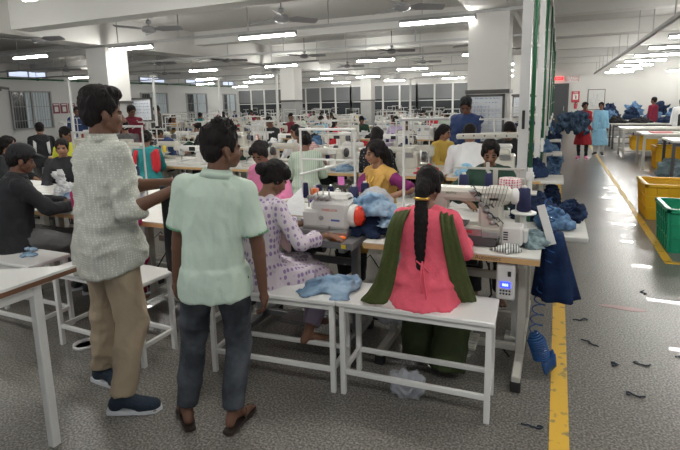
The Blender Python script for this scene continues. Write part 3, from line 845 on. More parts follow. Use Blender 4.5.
# ------------------------------------------------------------------ camera
def camera():
    cd = bpy.data.cameras.new('camera'); co = bpy.data.objects.new('camera', cd); C.objects.link(co)
    X = (0.91535185, 0.04654307, -0.39995592); Y = (0.40207003, -0.15917189, 0.90166734); Z = (-0.02169537, -0.98615316, -0.16441186)
    # columns: camera right, up, back in world axes
    rt = V((X[0], Y[0], Z[0])); up = -V((X[1], Y[1], Z[1])); bk = -V((X[2], Y[2], Z[2]))
    m = Matrix((rt, up, bk)).transposed().to_4x4(); m.translation = V((0, 0, 1.65)); co.matrix_world = m
    cd.sensor_width = 36; cd.lens = 490/680*36; cd.shift_y = -40/680; cd.clip_start = .05; cd.clip_end = 200
    bpy.context.scene.camera = co
camera()
XL, XR, YF, YB, ZC = -21.3, 9.0, 30.0, -1.2, 3.62

# ------------------------------------------------------------------ shell
b = MB(); b.box((XL-.2, YB, -.1), (XR, YF+.2, 0)); struct('floor', b, M['floor'])
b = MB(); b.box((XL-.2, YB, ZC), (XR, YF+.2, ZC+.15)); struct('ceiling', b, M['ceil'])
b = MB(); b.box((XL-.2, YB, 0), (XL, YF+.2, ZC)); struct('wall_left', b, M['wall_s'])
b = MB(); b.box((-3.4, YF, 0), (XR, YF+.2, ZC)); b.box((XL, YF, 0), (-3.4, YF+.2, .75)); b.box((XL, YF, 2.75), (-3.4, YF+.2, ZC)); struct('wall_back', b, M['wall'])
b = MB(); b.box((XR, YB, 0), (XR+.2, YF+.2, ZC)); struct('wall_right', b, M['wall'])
# far wall glazing: 16 bays of night glass with half drawn roller blinds, split in windows of four bays
x = XL+.1; wn = 1
while x < -3.6:
    w = min(4.4, -3.45-x)
    b = MB(); b.box((x, YF+.05, .75), (x+w, YF+.08, 2.75)); wo = struct('window_%d' % wn, b, M['glass_dark']); wn += 1
    f = MB(); nb = max(1, round(w/1.1))
    for k in range(nb+1): f.cbox((x+w*k/nb, YF+.02, 1.75), (.10, .08, 2.0))
    f.cbox((x+w/2, YF+.02, .78), (w, .08, .08)); f.cbox((x+w/2, YF+.02, 2.72), (w, .08, .08)); f.cbox((x+w/2, YF+.025, 1.72), (w, .04, .05))
    obj('window_frame', f, M['white_steel'], wo)
    for k in range(nb):
        g = MB(); hh = (1.78, 1.86, 1.80, 1.72)[(k+wn) % 4]; g.box((x+w*k/nb+.06, YF-.01, hh), (x+w*(k+1)/nb-.06, YF+.0, 2.68)); obj('roller_blind', g, M['blind'], wo)
    x += w
# side windows on the left wall
for (y0, y1, z0, z1) in ((13.7, 15.5, .85, 2.45), (20.9, 22.9, .9, 2.45), (24.6, 26.5, .9, 2.45), (28.3, 29.7, .9, 2.45)):
    b = MB(); b.box((XL, y0, z0), (XL+.015, y1, z1)); wo = struct('window_%d' % wn, b, M['glass_dark']); wn += 1
    f = MB(); 
    for yy in (y0, (y0+y1)/2, y1): f.cbox((XL+.05, yy, (z0+z1)/2), (.09, .06, z1-z0+.06))
    for zz in (z0, z1): f.cbox((XL+.05, (y0+y1)/2, zz), (.09, y1-y0, .06))
    obj('window_frame', f, M['frame_g'], wo)
    g = MB(); n = int((y1-y0)/.12)
    for k in range(1, n): g.cone((XL+.07, y0+(y1-y0)*k/n, z0), (XL+.07, y0+(y1-y0)*k/n, z1), .008, .008, 5)
    for zz in (z0+.35, z0+.95): g.cbox((XL+.07, (y0+y1)/2, zz), (.012, y1-y0, .02))
    obj('window_grille', g, M['frame_g'], wo)
    g = MB(); ny = 40; r0, r1 = [], []
    ya = y0+(y1-y0)*.34
    for k in range(ny): 
        yy = ya+(y1-ya-.05)*k/(ny-1); xx = XL+.03+.014*math.sin(k*1.1)
        r0.append(V((xx, yy, z0+.02))); r1.append(V((xx, yy, z1-.03)))
    g.add(r0+r1, [(i, i+1, ny+i+1, ny+i) for i in range(ny-1)]); obj('curtain', g, M['curtain'], wo)
    b = MB(); b.box((XL, y0+.05, 3.08), (XL+.02, y1-.1, 3.30)); wo = struct('window_%d' % wn, b, M['vent']); wn += 1
    f = MB()
    for yy in (y0+.02, (y0+y1)/2, y1-.07): f.cbox((XL+.03, yy, 3.19), (.06, .05, .28))
    for zz in (3.06, 3.32): f.cbox((XL+.03, (y0+y1)/2, zz), (.06, y1-y0, .04))
    obj('window_frame', f, M['frame_g'], wo)
# door in the back wall
b = MB(); b.box((-.62, YF-.06, 0), (.42, YF-.01, 2.38)); dr = struct('door_1', b, M['door'])
b = MB(); b.cbox((-.66, YF-.05, 1.2), (.08, .10, 2.46)); b.cbox((.46, YF-.05, 1.2), (.08, .10, 2.46)); b.cbox((-.1, YF-.05, 2.42), (1.2, .10, .08)); obj('door_frame', b, M['frame_d'], dr)
b = MB(); b.cbox((.28, YF-.09, 1.1), (.03, .05, .25), .008); obj('door_handle', b, M['steel'], dr)
b = MB(); b.box((-3.4, YF-.02, 0), (-.72, YF, .12)); b.box((.52, YF-.02, 0), (XR, YF, .12)); o = struct('baseboard_back', b, M['clad'])

# ------------------------------------------------------------------ pillars and beams
PX = (-9.35, -1.02); n_t = 1
for ix, px in enumerate(PX):
    for iy, py in enumerate((8.0, 16.4, 24.7)):
        wdt = .60
        b = MB(); b.box((px-wdt/2, py, 1.80), (px+wdt/2, py+wdt, 3.0)); o = struct('trim_%d' % n_t, b, M['pillar']); n_t += 1
        c = MB(); c.box((px-wdt/2-.03, py-.03, 1.75), (px+wdt/2+.03, py+wdt+.03, 1.81)); obj('pillar_band', c, M['frame_d'], o)
        c = MB(); c.box((px-wdt/2+.0, py+.0, 0), (px+wdt/2, py+wdt, 1.75)); obj('pillar_cladding', c, M['clad'] if ix == 0 else M['pillar'], o)
for px in PX:
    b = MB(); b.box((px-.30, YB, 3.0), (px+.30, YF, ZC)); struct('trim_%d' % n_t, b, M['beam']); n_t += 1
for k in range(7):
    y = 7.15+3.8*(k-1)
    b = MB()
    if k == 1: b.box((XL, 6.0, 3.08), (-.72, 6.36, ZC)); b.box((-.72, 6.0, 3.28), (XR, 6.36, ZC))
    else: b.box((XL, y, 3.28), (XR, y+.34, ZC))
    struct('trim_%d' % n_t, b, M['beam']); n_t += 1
b = MB(); b.box((XL, 0.9, 3.28), (XR, 1.2, ZC)); struct('trim_%d' % n_t, b, M['beam']); n_t += 1
# green service pipe along the left wall
b = MB(); b.cone((XL+.08, 6, 2.98), (XL+.08, 29.5, 2.98), .035, .035, 8)
for k in range(12): b.cbox((XL+.052, 7+2*k, 2.98), (.1, .04, .1))
tag(obj('service_pipe', b, M['green_pipe']), 'long dark green pipe running high along the left wall', 'pipe')

# ------------------------------------------------------------------ tube lights on rails
LROW = [(3.9, [-5.0]), (8.0, [-11.5, -8.3, -4.95, -1.82]), (14.2, [-17.6, -11.45, -8.3, -5.05, -1.9]), (18.8, [-15.0, -12.0, -8.5, -5.2, -1.6]), (22.8, [-18.3, -15.1, -11.0, -8.5, -5.2, -1.9]), (28.0, [-19.6, -12.2, -8.8, -5.4, -1.9])]
rown = ['nearest', 'second nearest', 'third', 'fourth', 'fifth', 'farthest']
def make_light():
    t = thing('tube_light', '', 'light')
    b = MB(); b.cbox((0, 0, .03), (1.22, .055, .05), .006); b.cbox((-.60, 0, .005), (.03, .06, .07), .006); b.cbox((.60, 0, .005), (.03, .06, .07), .006); obj('housing', b, M['fixture'], t)
    b = MB(); b.cone((-.585, 0, -.015), (.585, 0, -.015), .026, .026, 10); obj('tube', b, M['tube'], t, True)
    return t
class Proto:
    def __init__(s, t): s.t = t; s.used = False
    def put(s, label, loc, rotz=0, group=None, scale=None, swap=None):
        if not s.used:
            s.used = True; s.first = True
            s.base = s.t
        r = dup(s.t, loc, rotz, label, group, scale, swap); return r
PROTOS = []
def proto(t): p = Proto(t); PROTOS.append(p); return p
plight = proto(make_light())
ordn = ['first', 'second', 'third', 'fourth', 'fifth', 'sixth', 'seventh', 'eighth', 'ninth', 'tenth', 'eleventh', 'twelfth', 'thirteenth', 'fourteenth', 'fifteenth', 'sixteenth', 'seventeenth', 'eighteenth', 'nineteenth', 'twentieth']
def area(loc, sx, sy, power, rotx=0, col=(1, .985, .95)):
    ld = bpy.data.lights.new('lamp', 'AREA'); ld.shape = 'RECTANGLE'; ld.size = sx; ld.size_y = sy; ld.energy = power; ld.color = col
    lo = bpy.data.objects.new('lamp', ld); C.objects.link(lo); lo.location = loc; lo.rotation_euler = (rotx, 0, 0); return lo
PW = 30
def pair(x, y, z, sy, p):
    pass
UPF = .8
for ri, (y, xs) in enumerate(LROW):
    b = MB(); x0, x1 = (XL+.3, -.2) if y > 4 else (-7, -.5)
    b.cbox(((x0+x1)/2, y+.0, 2.985), (x1-x0, .05, .05))
    t = thing('light_rail', 'grey ceiling channel carrying the %s row of tube lights over the machines' % rown[ri], 'rail', ((x0+x1)/2, y, 2.96))
    b.xf(Matrix.Translation((-(x0+x1)/2, -y, -2.96))); obj('channel', b, M['rail'], t)
    x = x0+.8
    while x < x1:
        r = MB(); r.cone((x-(x0+x1)/2, 0, .04), (x-(x0+x1)/2, 0, .66), .012, .012, 6); obj('hanger_rod', r, M['rail'], t); x += 1.65
    for j, x in enumerate(xs):
        plight.put('glowing tube light in the %s row of the hall, %s from the right' % (rown[ri], ordn[len(xs)-1-j]), (x, y, 2.905))
        pair(x, y, 2.86, .12, PW)
# middle rail without lights
b = MB(); b.cbox((0, 0, 0), (20.4, .045, .045)); t = thing('light_rail', 'bare grey ceiling channel between the lit rows', 'rail', (-10.4, 11.1, 2.96)); obj('channel', b, M['rail'], t)
for k in range(12): r = MB(); r.cone((-9.6+1.7*k, 0, .02), (-9.6+1.7*k, 0, .32), .012, .012, 6); obj('hanger_rod', r, M['rail'], t)
# right hand long rail with cross lights
t = thing('light_rail', 'long pale ceiling rail running away above the right hand tables', 'rail', (1.62, 16.5, 2.86))
b = MB(); b.cbox((0, 0, 0), (.07, 24, .06)); obj('channel', b, M['rail'], t)
for k in range(12): r = MB(); r.cone((0, -11+2*k, .02), (0, -11+2*k, .75), .012, .012, 6); obj('hanger_rod', r, M['rail'], t)
for j, y in enumerate((9.9, 12.3, 14.8, 17.3, 19.7, 22.2, 25.0, 27.6)):
    plight.put('glowing tube light above the cutting tables, %s from the near end' % ordn[j], (2.62, y, 2.86)); pair(2.62, y, 2.82, .12, PW)
for j, y in enumerate((24.5, 28.6)):
    plight.put('tube light at the right picture edge, %s one' % ('nearer' if j == 0 else 'farther'), (5.35, y, 2.86)); pair(5.35, y, 2.82, .12, PW)
for j, y in enumerate((8, 12.5, 17, 21)): plight.put('tube light beyond the right picture edge, %s from the near end' % ordn[j], (6.6, y, 2.9))
for j, (x, y) in enumerate(((-1.8, 3.2), (.9, 3.4), (-3.4, .2), (0.0, .2), (3.2, 3.2), (3.4, .2), (-6.8, .2), (-8.4, 3.9))): plight.put('tube light overhead near the camera, %s of the near group' % ordn[j], (x, y, 2.905))

# ------------------------------------------------------------------ ceiling fans
def make_fan():
    t = thing('ceiling_fan', '', 'fan')
    b = MB(); b.cone((0, 0, .05), (0, 0, .56), .012, .012, 8); b.lathe([(.02, .08), (.05, .10), (.035, .15), (.015, .16)], n=12); obj('down_rod', b, M['fan'], t, True)
    b = MB(); b.lathe([(.02, .06), (.09, .04), (.125, .0), (.11, -.045), (.05, -.07), (.0, -.072)], n=20); obj('motor_housing', b, M['fan'], t, True)
    for k in range(3):
        b = MB(); a = 2*PI*k/3; L_ = .60
        for (w, r0, r1) in (): pass
        rs = []
        for (r, w, z) in ((.12, .03, .0), (.18, .05, .0), (.22, .075, .0), (L_, .065, -.005), (L_+.02, .04, -.005)):
            rs.append([V((r, -w, z+w*.4)), V((r, w, z-w*.4)), V((r, w, z-w*.4-.006)), V((r, -w, z+w*.4-.006))])
        b.rings(rs); b.xf(Matrix.Rotation(a, 4, 'Z')); obj('blade', b, M['fan'], t)
    return t
pfan = proto(make_fan())
fans = [(-6.55, 6.75, .25, 'near row, over the gap between the two standing men'), (-9.2, 6.6, .1, 'far left of the ceiling'), (-4.05, 7.0, .9, 'above the middle of the hall, near'), (-2.1, 7.05, 2.6, 'near the top, left of the whiteboard pillar'),
        (-11.35, 12.0, .1, 'just right of the left pillar'), (-14.5, 15.6, .5, 'small and far, right of the left pillar'), (-6.6, 12.6, .2, 'middle distance over the centre machines'), (-4.1, 12.8, .3, 'middle distance left of the whiteboard pillar'), (-1.9, 12.6, .7, 'half hidden by the whiteboard pillar'), (-9.1, 12.4, .4, 'second row above the green shirted man'),
        (-7.1, 16.9, .5, 'far row, centre'), (-4.3, 16.9, .2, 'far row, right of centre'), (-10.2, 16.9, .8, 'far row, left of centre'), (3.4, 12.4, .3, 'over the cutting tables on the right'), (3.3, 17.5, .9, 'far over the cutting tables on the right'), (-15.5, 12.0, .2, 'far left near the side wall')]
for x, y, a, d in fans: pfan.put('pale grey three bladed ceiling fan, %s' % d, (x, y, 2.99), a)

# ------------------------------------------------------------------ floor marks
b = MB(); b.box((.035, -.8, .001), (.125, 27.5, .004)); struct('trim_60', b, M['yline'])
b = MB(); b.box((1.05, 5.65, .001), (1.13, 8.4, .004)); b.box((1.05, 5.60, .001), (3.5, 5.68, .004)); b.mi = 1; b.box((1.06, 8.4, .001), (1.13, 27, .004)); struct('trim_61', b, [M['yline'], M['yline2']])
def blob(name, label, c, rx, ry, m, seed, cat, z=.003):
    rnd = random.Random(seed); n = 18; b = MB(); b.prism([(math.cos(2*PI*i/n)*rx*rnd.uniform(.55, 1), math.sin(2*PI*i/n)*ry*rnd.uniform(.55, 1)) for i in range(n)], 0, z)
    o = obj(name, b, m); o.location = (c[0], c[1], .001); tag(o, label, cat); return o
M['stain'] = mat('faded_pink_stain', (.30, .17, .17), .4, var=.1)
blob('floor_stain', 'faded pink chalk smear on the aisle floor', (.55, 4.25), .22, .05, M['stain'], 3, 'stain', .0015)
M['scrap'] = mat('dark_scrap', (.02, .03, .05), .9)
rnd = random.Random(4)
scr = [(.22, 3.55, 'beside the yellow line near the hanging cloth'), (.27, 3.9, 'beside the yellow line just behind the hanging cloth'), (.52, 2.95, 'largest curl in the middle of the aisle'), (.60, 3.35, 'in the aisle below the pink smear'), (.85, 3.6, 'to the right of the pink smear'), (.38, 3.25, 'between the line and the pink smear'), (.95, 2.75, 'far right of the near aisle'), (.45, 2.0, 'near the bottom edge of the aisle'), (-.1, 2.45, 'beside the foot of the bench'), (.75, 4.7, 'beyond the pink smear'), (.3, 1.95, 'at the bottom right beside the line')]
for i, (x, y, d) in enumerate(scr):
    b = MB(); pts = [V((0, 0, .006))]; a = rnd.uniform(0, 6)
    for k in range(14): a += rnd.uniform(-1.3, 1.3); pts.append(pts[-1]+V((math.cos(a)*.012, math.sin(a)*.009, rnd.uniform(-.001, .001))))
    b.tube(pts, .0045, 5); o = obj('thread_scrap', b, M['scrap'], None, True); o.location = (x, y, 0); tag(o, 'dark thread scrap on the floor, %s' % d, 'scrap')

# ------------------------------------------------------------------ utility posts with green pipes on the aisle side
def post(i, y, d):
    t = thing('utility_post', 'tall pale grey steel post at the aisle edge, %s' % d, 'post', (-.20, y, 0))
    b = MB(); b.box((-.03, -.03, 0), (.03, .03, 3.12)); obj('upright', b, M['post'], t)
    b = MB(); b.cbox((0, 0, .01), (.14, .14, .02), .004); obj('base_plate', b, M['post'], t)
    for z in (1.15, 1.55, 1.98, 2.4): b = MB(); b.cbox((.045, -.012, z), (.07, .03, .015), .003); obj('pipe_bracket', b, M['white_steel'], t)
    t2 = thing('air_pipe', 'green vertical air pipe clipped to the aisle side post, %s' % d, 'pipe', (-.148, y-.02, .85))
    b = MB(); b.cone((0, 0, 0), (0, 0, 2.25), .013, .013, 10); obj('pipe', b, M['green_pipe'], t2, True)
    b = MB(); b.lathe([(.024, .28), (.026, .30), (.024, .33)], n=10); b.cone((0, 0, .20), (0, 0, .36), .016, .016, 8); obj('valve', b, M['white_steel'], t2)
for i, y in enumerate((3.42, 6.1, 8.8, 11.5, 14.2, 17.0)): post(i, y, ('nearest one', 'second in the line', 'third in the line', 'fourth in the line', 'fifth in the line', 'last of the line')[i])
b = MB(); b.cbox((-.20, 10, 3.15), (.07, 14.4, .06)); b.cone((-.148, 3, 3.1), (-.148, 17, 3.1), .014, .014, 8)
tag(obj('overhead_rail', b, M['rail']), 'grey overhead rail joining the tops of the aisle side posts', 'rail')

# ------------------------------------------------------------------ signs
def text_mesh(s, size, m, parent, loc, rot, name='lettering', ext=.001, align='CENTER'):
    cu = bpy.data.curves.new('t', 'FONT'); cu.body = s; cu.size = size; cu.extrude = ext; cu.align_x = align; cu.align_y = 'CENTER'; cu.resolution_u = 2
    o = bpy.data.objects.new('t', cu); C.objects.link(o)
    me = bpy.data.meshes.new_from_object(o.evaluated_get(bpy.context.evaluated_depsgraph_get())); bpy.data.objects.remove(o)
    me.materials.clear(); me.materials.append(m); me.name = name
    x = link(name, me, parent); x.location = loc; x.rotation_euler = rot; return x
FR = (PI/2, 0, 0)
def sign(name, label, cat, loc, w, h, m, lines, tm, size, frame=None):
    t = thing(name, label, cat, loc)
    b = MB(); b.cbox((0, 0, 0), (w, .03, h), .004); obj('panel', b, m, t)
    for i, (s, dz) in enumerate(lines): text_mesh(s, size, tm, t, (0, -.018, dz), FR)
    return t
sign('exit_sign', 'glowing red exit sign above the dark door', 'sign', (-.02, 29.85, 2.72), .42, .18, M['exit'], [('EXIT', 0)], M['signtext'], .13)
sign('notice_sign', 'white notice with red lettering, right of the exit sign', 'sign', (.62, 29.93, 2.68), .52, .30, M['signtext'], [('CUTTING', .07), ('SECTION', -.07)], M['redsign'], .17)
t = sign('fire_sign', 'red fire extinguisher notice on the back wall beside the door', 'sign', (.84, 29.93, 1.72), .40, .60, M['redsign'], [('FIRE', .22)], M['signtext'], .12)
b = MB(); b.cbox((0, -.018, 0), (.26, .004, .30)); w_ = obj('pictogram_panel', b, M['signtext'], t)
b = MB(); b.cone((.02, -.022, -.10), (.02, -.022, .05), .035, .035, 10); b.cbox((.02, -.024, .08), (.03, .01, .05)); b.cbox((-.04, -.024, .09), (.08, .008, .02)); obj('pictogram', b, M['redsign'], t)
t = thing('fire_extinguisher', 'small red fire extinguisher under the red notice', 'extinguisher', (.86, 29.88, 1.08)); b = MB(); b.lathe([(.0, 0), (.07, 0), (.075, .02), (.075, .26), (.04, .31), (.02, .32)], n=14); obj('cylinder', b, M['redsign'], t, True); b = MB(); b.cbox((0, 0, .35), (.10, .03, .05), .008); b.tube([(.03, 0, .35), (.09, 0, .30), (.085, 0, .12)], .01, 6); obj('valve', b, M['black'], t)
t = thing('wall_map', 'thin framed line drawing hanging on the back wall behind the woman in blue', 'poster', (1.85, 29.95, 1.55)); b = MB(); b.cbox((0, 0, 0), (.80, .03, 1.05)); obj('sheet', b, M['poster'], t)
b = MB()
for sx in (-1, 1): b.cbox((sx*.40, -.015, 0), (.03, .03, 1.08))
for sz in (-1, 1): b.cbox((0, -.015, sz*.53), (.83, .03, .03))
obj('frame', b, M['frame_d'], t)
b = MB(); rnd = random.Random(9)
for k in range(9): x, z = rnd.uniform(-.3, .3), rnd.uniform(-.4, .4); b.cbox((x, -.018, z), (rnd.uniform(.05, .25), .004, .012)); b.cbox((x, -.018, z), (.012, .004, rnd.uniform(.05, .3)))
obj('line_drawing', b, M['inkg'], t)
# whiteboards
def wboard(label, loc, w, h, rows, seed, fr='frame_d'):
    t = thing('whiteboard', label, 'whiteboard', loc); b = MB(); b.cbox((0, 0, 0), (w, .02, h)); obj('board', b, M['board'], t)
    b = MB(); 
    for sx in (-1, 1): b.cbox((sx*w/2, -.01, 0), (.035, .035, h+.04))
    for sz in (-1, 1): b.cbox((0, -.01, sz*h/2), (w+.03, .035, .035))
    obj('frame', b, M[fr], t)
    b = MB()
    for k in range(1, rows): b.cbox((0, -.013, -h/2+h*.80*k/rows), (w-.05, .004, .004))
    for k in range(1, 5): b.cbox((-w/2+w*k/5, -.013, -h*.10), (.004, .004, h*.78))
    obj('grid', b, M['inkg'], t)
    b = MB(); rnd = random.Random(seed)
    for k in range(rows+2):
        z = h/2-.05-k*h/(rows+2.5); x = -w/2+.06
        while x < w/2-.10:
            L_ = rnd.uniform(.015, .05)
            if rnd.random() < (.85 if k < 5 else .3):
                for q in range(3): b.tube([(x+q*L_/3, -.0145, z), (x+(q+.4)*L_/3, -.0145, z+rnd.uniform(.006, .018)), (x+(q+.8)*L_/3, -.0145, z-rnd.uniform(0, .008))], .0018, 4)
            x += L_+rnd.uniform(.008, .03)
    obj('handwriting', b, M['ink'], t)
wboard('whiteboard with blue handwritten table on the near right pillar', (-1.03, 7.92, 1.36), .54, .72, 9, 2)
wboard('partly hidden whiteboard on the second right hand pillar', (-1.02, 16.34, 1.42), .54, .62, 8, 5)
wboard('small whiteboard with dark frame standing right of the left pillar', (-9.05, 8.9, 1.60), .62, .52, 5, 8)
# three notices and camera on the side wall
for j, y in enumerate((15.75, 16.15, 16.55)):
    t = thing('wall_notice', 'maroon and white notice on the left wall, %s of three' % ('left', 'middle', 'right')[j], 'notice', (XL+.02, y, 1.70)); t.rotation_euler = (0, 0, PI/2)
    b = MB(); b.cbox((0, 0, 0), (.34, .02, .46)); obj('panel', b, M['maroon_sign'], t)
    b = MB(); b.cbox((0, -.012, -.04), (.18, .004, .24)); b.cbox((0, -.012, .17), (.26, .004, .05)); obj('pictogram_panel', b, M['signtext'], t)
t = thing('security_camera', 'grey camera bracket high on the left wall at the picture edge', 'camera', (XL+.0, 13.3, 2.55)); b = MB(); b.cbox((.03, 0, 0), (.06, .12, .18)); b.cone((.05, 0, .02), (.22, .05, .05), .015, .015, 8); obj('bracket', b, M['fixture'], t); b = MB(); b.cone((.2, -.05, .05), (.3, .22, .0), .05, .05, 12); obj('camera_housing', b, M['fixture'], t)
b = MB(); b.cbox((0, 0, 0), (.03, .40, .12)); o = obj('wall_sign', b, M['maroon_sign']); o.location = (XL+.03, 19.2, 3.15); tag(o, 'small dark red sign between the ventilators high on the left wall', 'sign')
# ------------------------------------------------------------------ foreground furniture
def wl(p, loc, rz, H):
    v = V(p)-V(loc); v = Matrix.Rotation(-rz, 3, 'Z') @ v; return tuple(v*(1.70/H))
bench = proto(make_bench())
bench.put('white steel work bench the woman in pink sits on, nearest the aisle', (-.665, 2.52, 0), .04)
bench.put('white steel work bench holding folded blue jeans beside the green shirted man', (-1.52, 2.46, 0), .09)
bench.put('white steel work bench just behind the man in the grey dotted shirt', (-2.75, 2.30, 0), -.03)
bench.put('white steel work bench with two small denim scraps at the left edge', (-3.78, 2.30, 0), 0)
# near inspection table at lower left
t = thing('inspection_table', 'tall white topped table with brown edging in the lower left corner', 'table', (-2.6, 1.1, 0))
poly = [(-2.175, 1.62), (-2.46, 1.445), (-3.5, .85), (-3.1, .05), (-2.175, .25)]
poly = [(x+2.6, y-1.1) for x, y in poly]
b = MB(); b.prism(poly, .868, .88); b.mi = 1; b.prism([(x*.999, y*.999) for x, y in poly], .845, .868); obj('tabletop', b, [M['laminate'], M['brown_edge']], t)
for (x, y) in ((.375, .33), (.375, -.75), (-.5, .05)): b = MB(); b.cbox((x, y, .42), (.042, .042, .845), .003); obj('leg', b, M['white_steel'], t)
b = MB(); b.cbox((.375, -.2, .815), (.03, 1.1, .05), .003); obj('apron', b, M['white_steel'], t)

tabw = proto(make_table()); tabg = proto(make_table(.98, .56, .80, 'grey_table', 'grey_table', 'grey_table'))
tabw.put('wood edged sewing table carrying the large coverstitch machine in front of the woman in pink', (-.56, 3.03, 0))
tabg.put('dark grey metal sewing table carrying the machine with the red handwheel', (-1.60, 2.95, 0))
tabw.put('wood edged sewing table just beyond the man in the grey dotted shirt', (-2.70, 3.0, 0))
tabw.put('wood edged sewing table in front of the man in the black cap', (-3.80, 3.0, 0))
tabw.put('wood edged sewing table at the left picture edge', (-4.9, 3.05, 0))
tb_lab = ['in front of the woman in dark green', 'in front of the woman in the mustard shawl', 'facing the woman in rose pink', 'behind the machine of the man in the black cap', 'in front of the staring boy', 'in front of the girl at the left picture edge']
for j, x in enumerate((-.56, -1.62, -2.70, -3.80, -4.9, -5.95)): tabw.put('wood edged sewing table %s' % tb_lab[j], (x, 3.64, 0), PI)

text_mesh('Automatic', .034, M['frame_d'], None, (-.36, 2.738, .778), FR, 'table_lettering')
tl_ = bpy.data.objects[-1] if False else [o for o in C.objects if o.name.startswith('table_lettering')][0]
root1 = [o for o in C.objects if o.get('label', '').startswith('wood edged sewing table carrying the large')][0]
top1 = [c for c in root1.children if c.name.startswith('tabletop')][0]
tl_.parent = top1; tl_.location = (.24, -.2905, .778)

# control box on table leg
t = thing('control_box', 'white control box with a lit blue display hanging under the table edge', 'control box', (-.225, 2.79, .54))
b = MB(); b.cbox((0, 0, .10), (.10, .05, .21), .008); obj('case', b, M['machine2'], t)
b = MB(); b.cbox((.0, -.027, .085), (.055, .006, .035), .002); d_ = obj('display', b, M['display'], t); text_mesh('888', .022, M['screen_txt'], d_, (0, -.031, .085), FR)
b = MB()
for i in range(4):
    for j in range(2): b.cbox((-.024+.016*i, -.027, .05-.018*j), (.010, .006, .009), .001)
obj('button', b, M['black'], t)
b = MB(); b.cbox((.02, -.027, .15), (.018, .006, .03), .002); obj('switch', b, M['black'], t)

# coverstitch machine
t = thing('coverstitch_machine', 'large cream coverstitch machine with dark thread guides in front of the woman in pink', 'sewing machine', (-.45, 2.98, .80)); t.scale = (.95, 1, .86)
b = MB(); b.mi = 1; b.cbox((0.02, 0, .035), (.30, .20, .07), .01); b.mi = 0
b.cbox((.01, -.0, .095), (.36, .17, .07), .012)
b.cbox((.12, 0, .22), (.14, .15, .27), .02)
b.cbox((-.02, 0, .345), (.46, .13, .09), .025)
b.cbox((.16, -.0, .345), (.16, .15, .11), .03); b.cbox((-.20, 0, .29), (.10, .12, .15), .02)
b.mi = 1
for dx in (-.015, 0, .015): b.cone((-.20+dx, -.02, .22), (-.20+dx, -.02, .13), .004, .003, 6)
b.cbox((-.20, -.02, .14), (.05, .05, .01), .002); b.cbox((-.12, -.02, .135), (.20, .15, .008), .002)
obj('body', b, [M['machine'], M['dsteel']], t)
b = MB(); b.cbox((-.02, -.09, .095), (.20, .02, .05), .004); b.cbox((.13, -.095, .085), (.10, .03, .04), .006); obj('front_cover', b, M['steel'], t)
b = MB(); b.cbox((-.04, -.103, .10), (.12, .006, .018)); obj('red_label', b, M['redsign'], t)
for (x, z) in ((.045, .375), (.075, .33), (.10, .29), (.125, .25), (.15, .21), (.165, .17)):
    b = MB(); b.lathe([(0, -.095), (.016, -.095), (.020, -.085), (.008, -.075), (.008, -.06)], (x-.03, 0, z), 12, 'Y'); obj('tension_knob', b, M['steel'], t, True)
b = MB(); rnd = random.Random(12)
for k in range(26):
    x, z = .0+.15*k/25+rnd.uniform(-.02, .03), .40-.24*k/25+rnd.uniform(-.02, .02)
    b.tube([(x, -.074, z), (x+.015, -.088, z+.012), (x+.028, -.074, z-.012)], .0035, 5)
for k in range(8): b.tube([(.08+.02*k, -.07, .42), (.07+.02*k, -.09, .36), (.06+.018*k, -.085, .28)], .002, 4)
obj('thread_guide', b, M['dsteel'], t)
text_mesh('AUTO', .024, M['green_pipe'], t, (-.12, -.067, .355), FR, 'lettering')
b = MB(); b.lathe([(0, 0), (.05, 0), (.055, .01), (.055, .03), (.03, .04)], (.24, 0, .34), 18, 'X'); obj('handwheel', b, M['machine2'], t, True)
t = thing('motor_box', 'white boxy motor housing on the table right of the coverstitch machine', 'motor', (-.21, 2.95, .80))
b = MB(); b.cbox((0, 0, .075), (.12, .13, .11), .012); b.cbox((.07, 0, .075), (.03, .09, .08), .01); obj('case', b, M['machine2'], t); b = MB()
for k in range(4): b.box((-.045, -.067, .05+k*.014), (-.02, -.0655, .058+k*.014))
obj('vent_slot', b, M['black'], t)
# overlock machine
OM = (-1.36, 2.90, .80)
t = thing('overlock_machine', 'cream overlock machine with red handwheel and silver tension knobs', 'sewing machine', OM)
b = MB(); b.mi = 1; b.cbox((0, 0, .02), (.34, .26, .04), .008); b.mi = 0
b.cbox((.02, .01, .13), (.27, .18, .19), .022); b.cbox((-.10, .0, .10), (.14, .19, .13), .02); b.cbox((.01, .02, .235), (.26, .13, .05), .02); b.cbox((.09, .0, .22), (.10, .13, .09), .025)
b.mi = 1; b.cbox((-.16, -.02, .08), (.06, .12, .03), .005); b.cone((-.15, -.02, .22), (-.15, -.02, .09), .006, .004, 6); b.cbox((-.06, -.10, .05), (.18, .05, .02), .005)
obj('body', b, [M['machine2'], M['steel']], t)
for k in range(4): b = MB(); b.lathe([(0, -.10), (.018, -.098), (.020, -.085), (.012, -.075), (.012, -.05)], (-.105+.042*k, 0, .245), 14, 'Y'); b.cone((-.105+.042*k, -.06, .245), (-.105+.042*k, -.06, .30), .005, .004, 6); obj('tension_knob', b, M['steel'], t, True)
text_mesh('OVERLOCK', .022, M['red'], t, (.03, -.0815, .165), FR, 'lettering')
b = MB(); b.cbox((.07, -.0815, .10), (.06, .003, .012)); obj('blue_badge', b, M['ink'], t)
b = MB(); b.cone((-.03, -.08, .11), (-.03, -.09, .11), .016, .014, 12); obj('dial', b, M['steel'], t, True)
b = MB(); b.lathe([(0, .0), (.05, .0), (.072, .008), (.075, .03), (.07, .05)], (.155, -.03, .13), 24, 'X'); obj('wheel_guard', b, M['machine2'], t, True)
b = MB(); b.lathe([(.0, .05), (.064, .05), (.066, .062), (.055, .085), (.035, .090), (.03, .1), (.0, .102)], (.155, -.03, .13), 24, 'X')
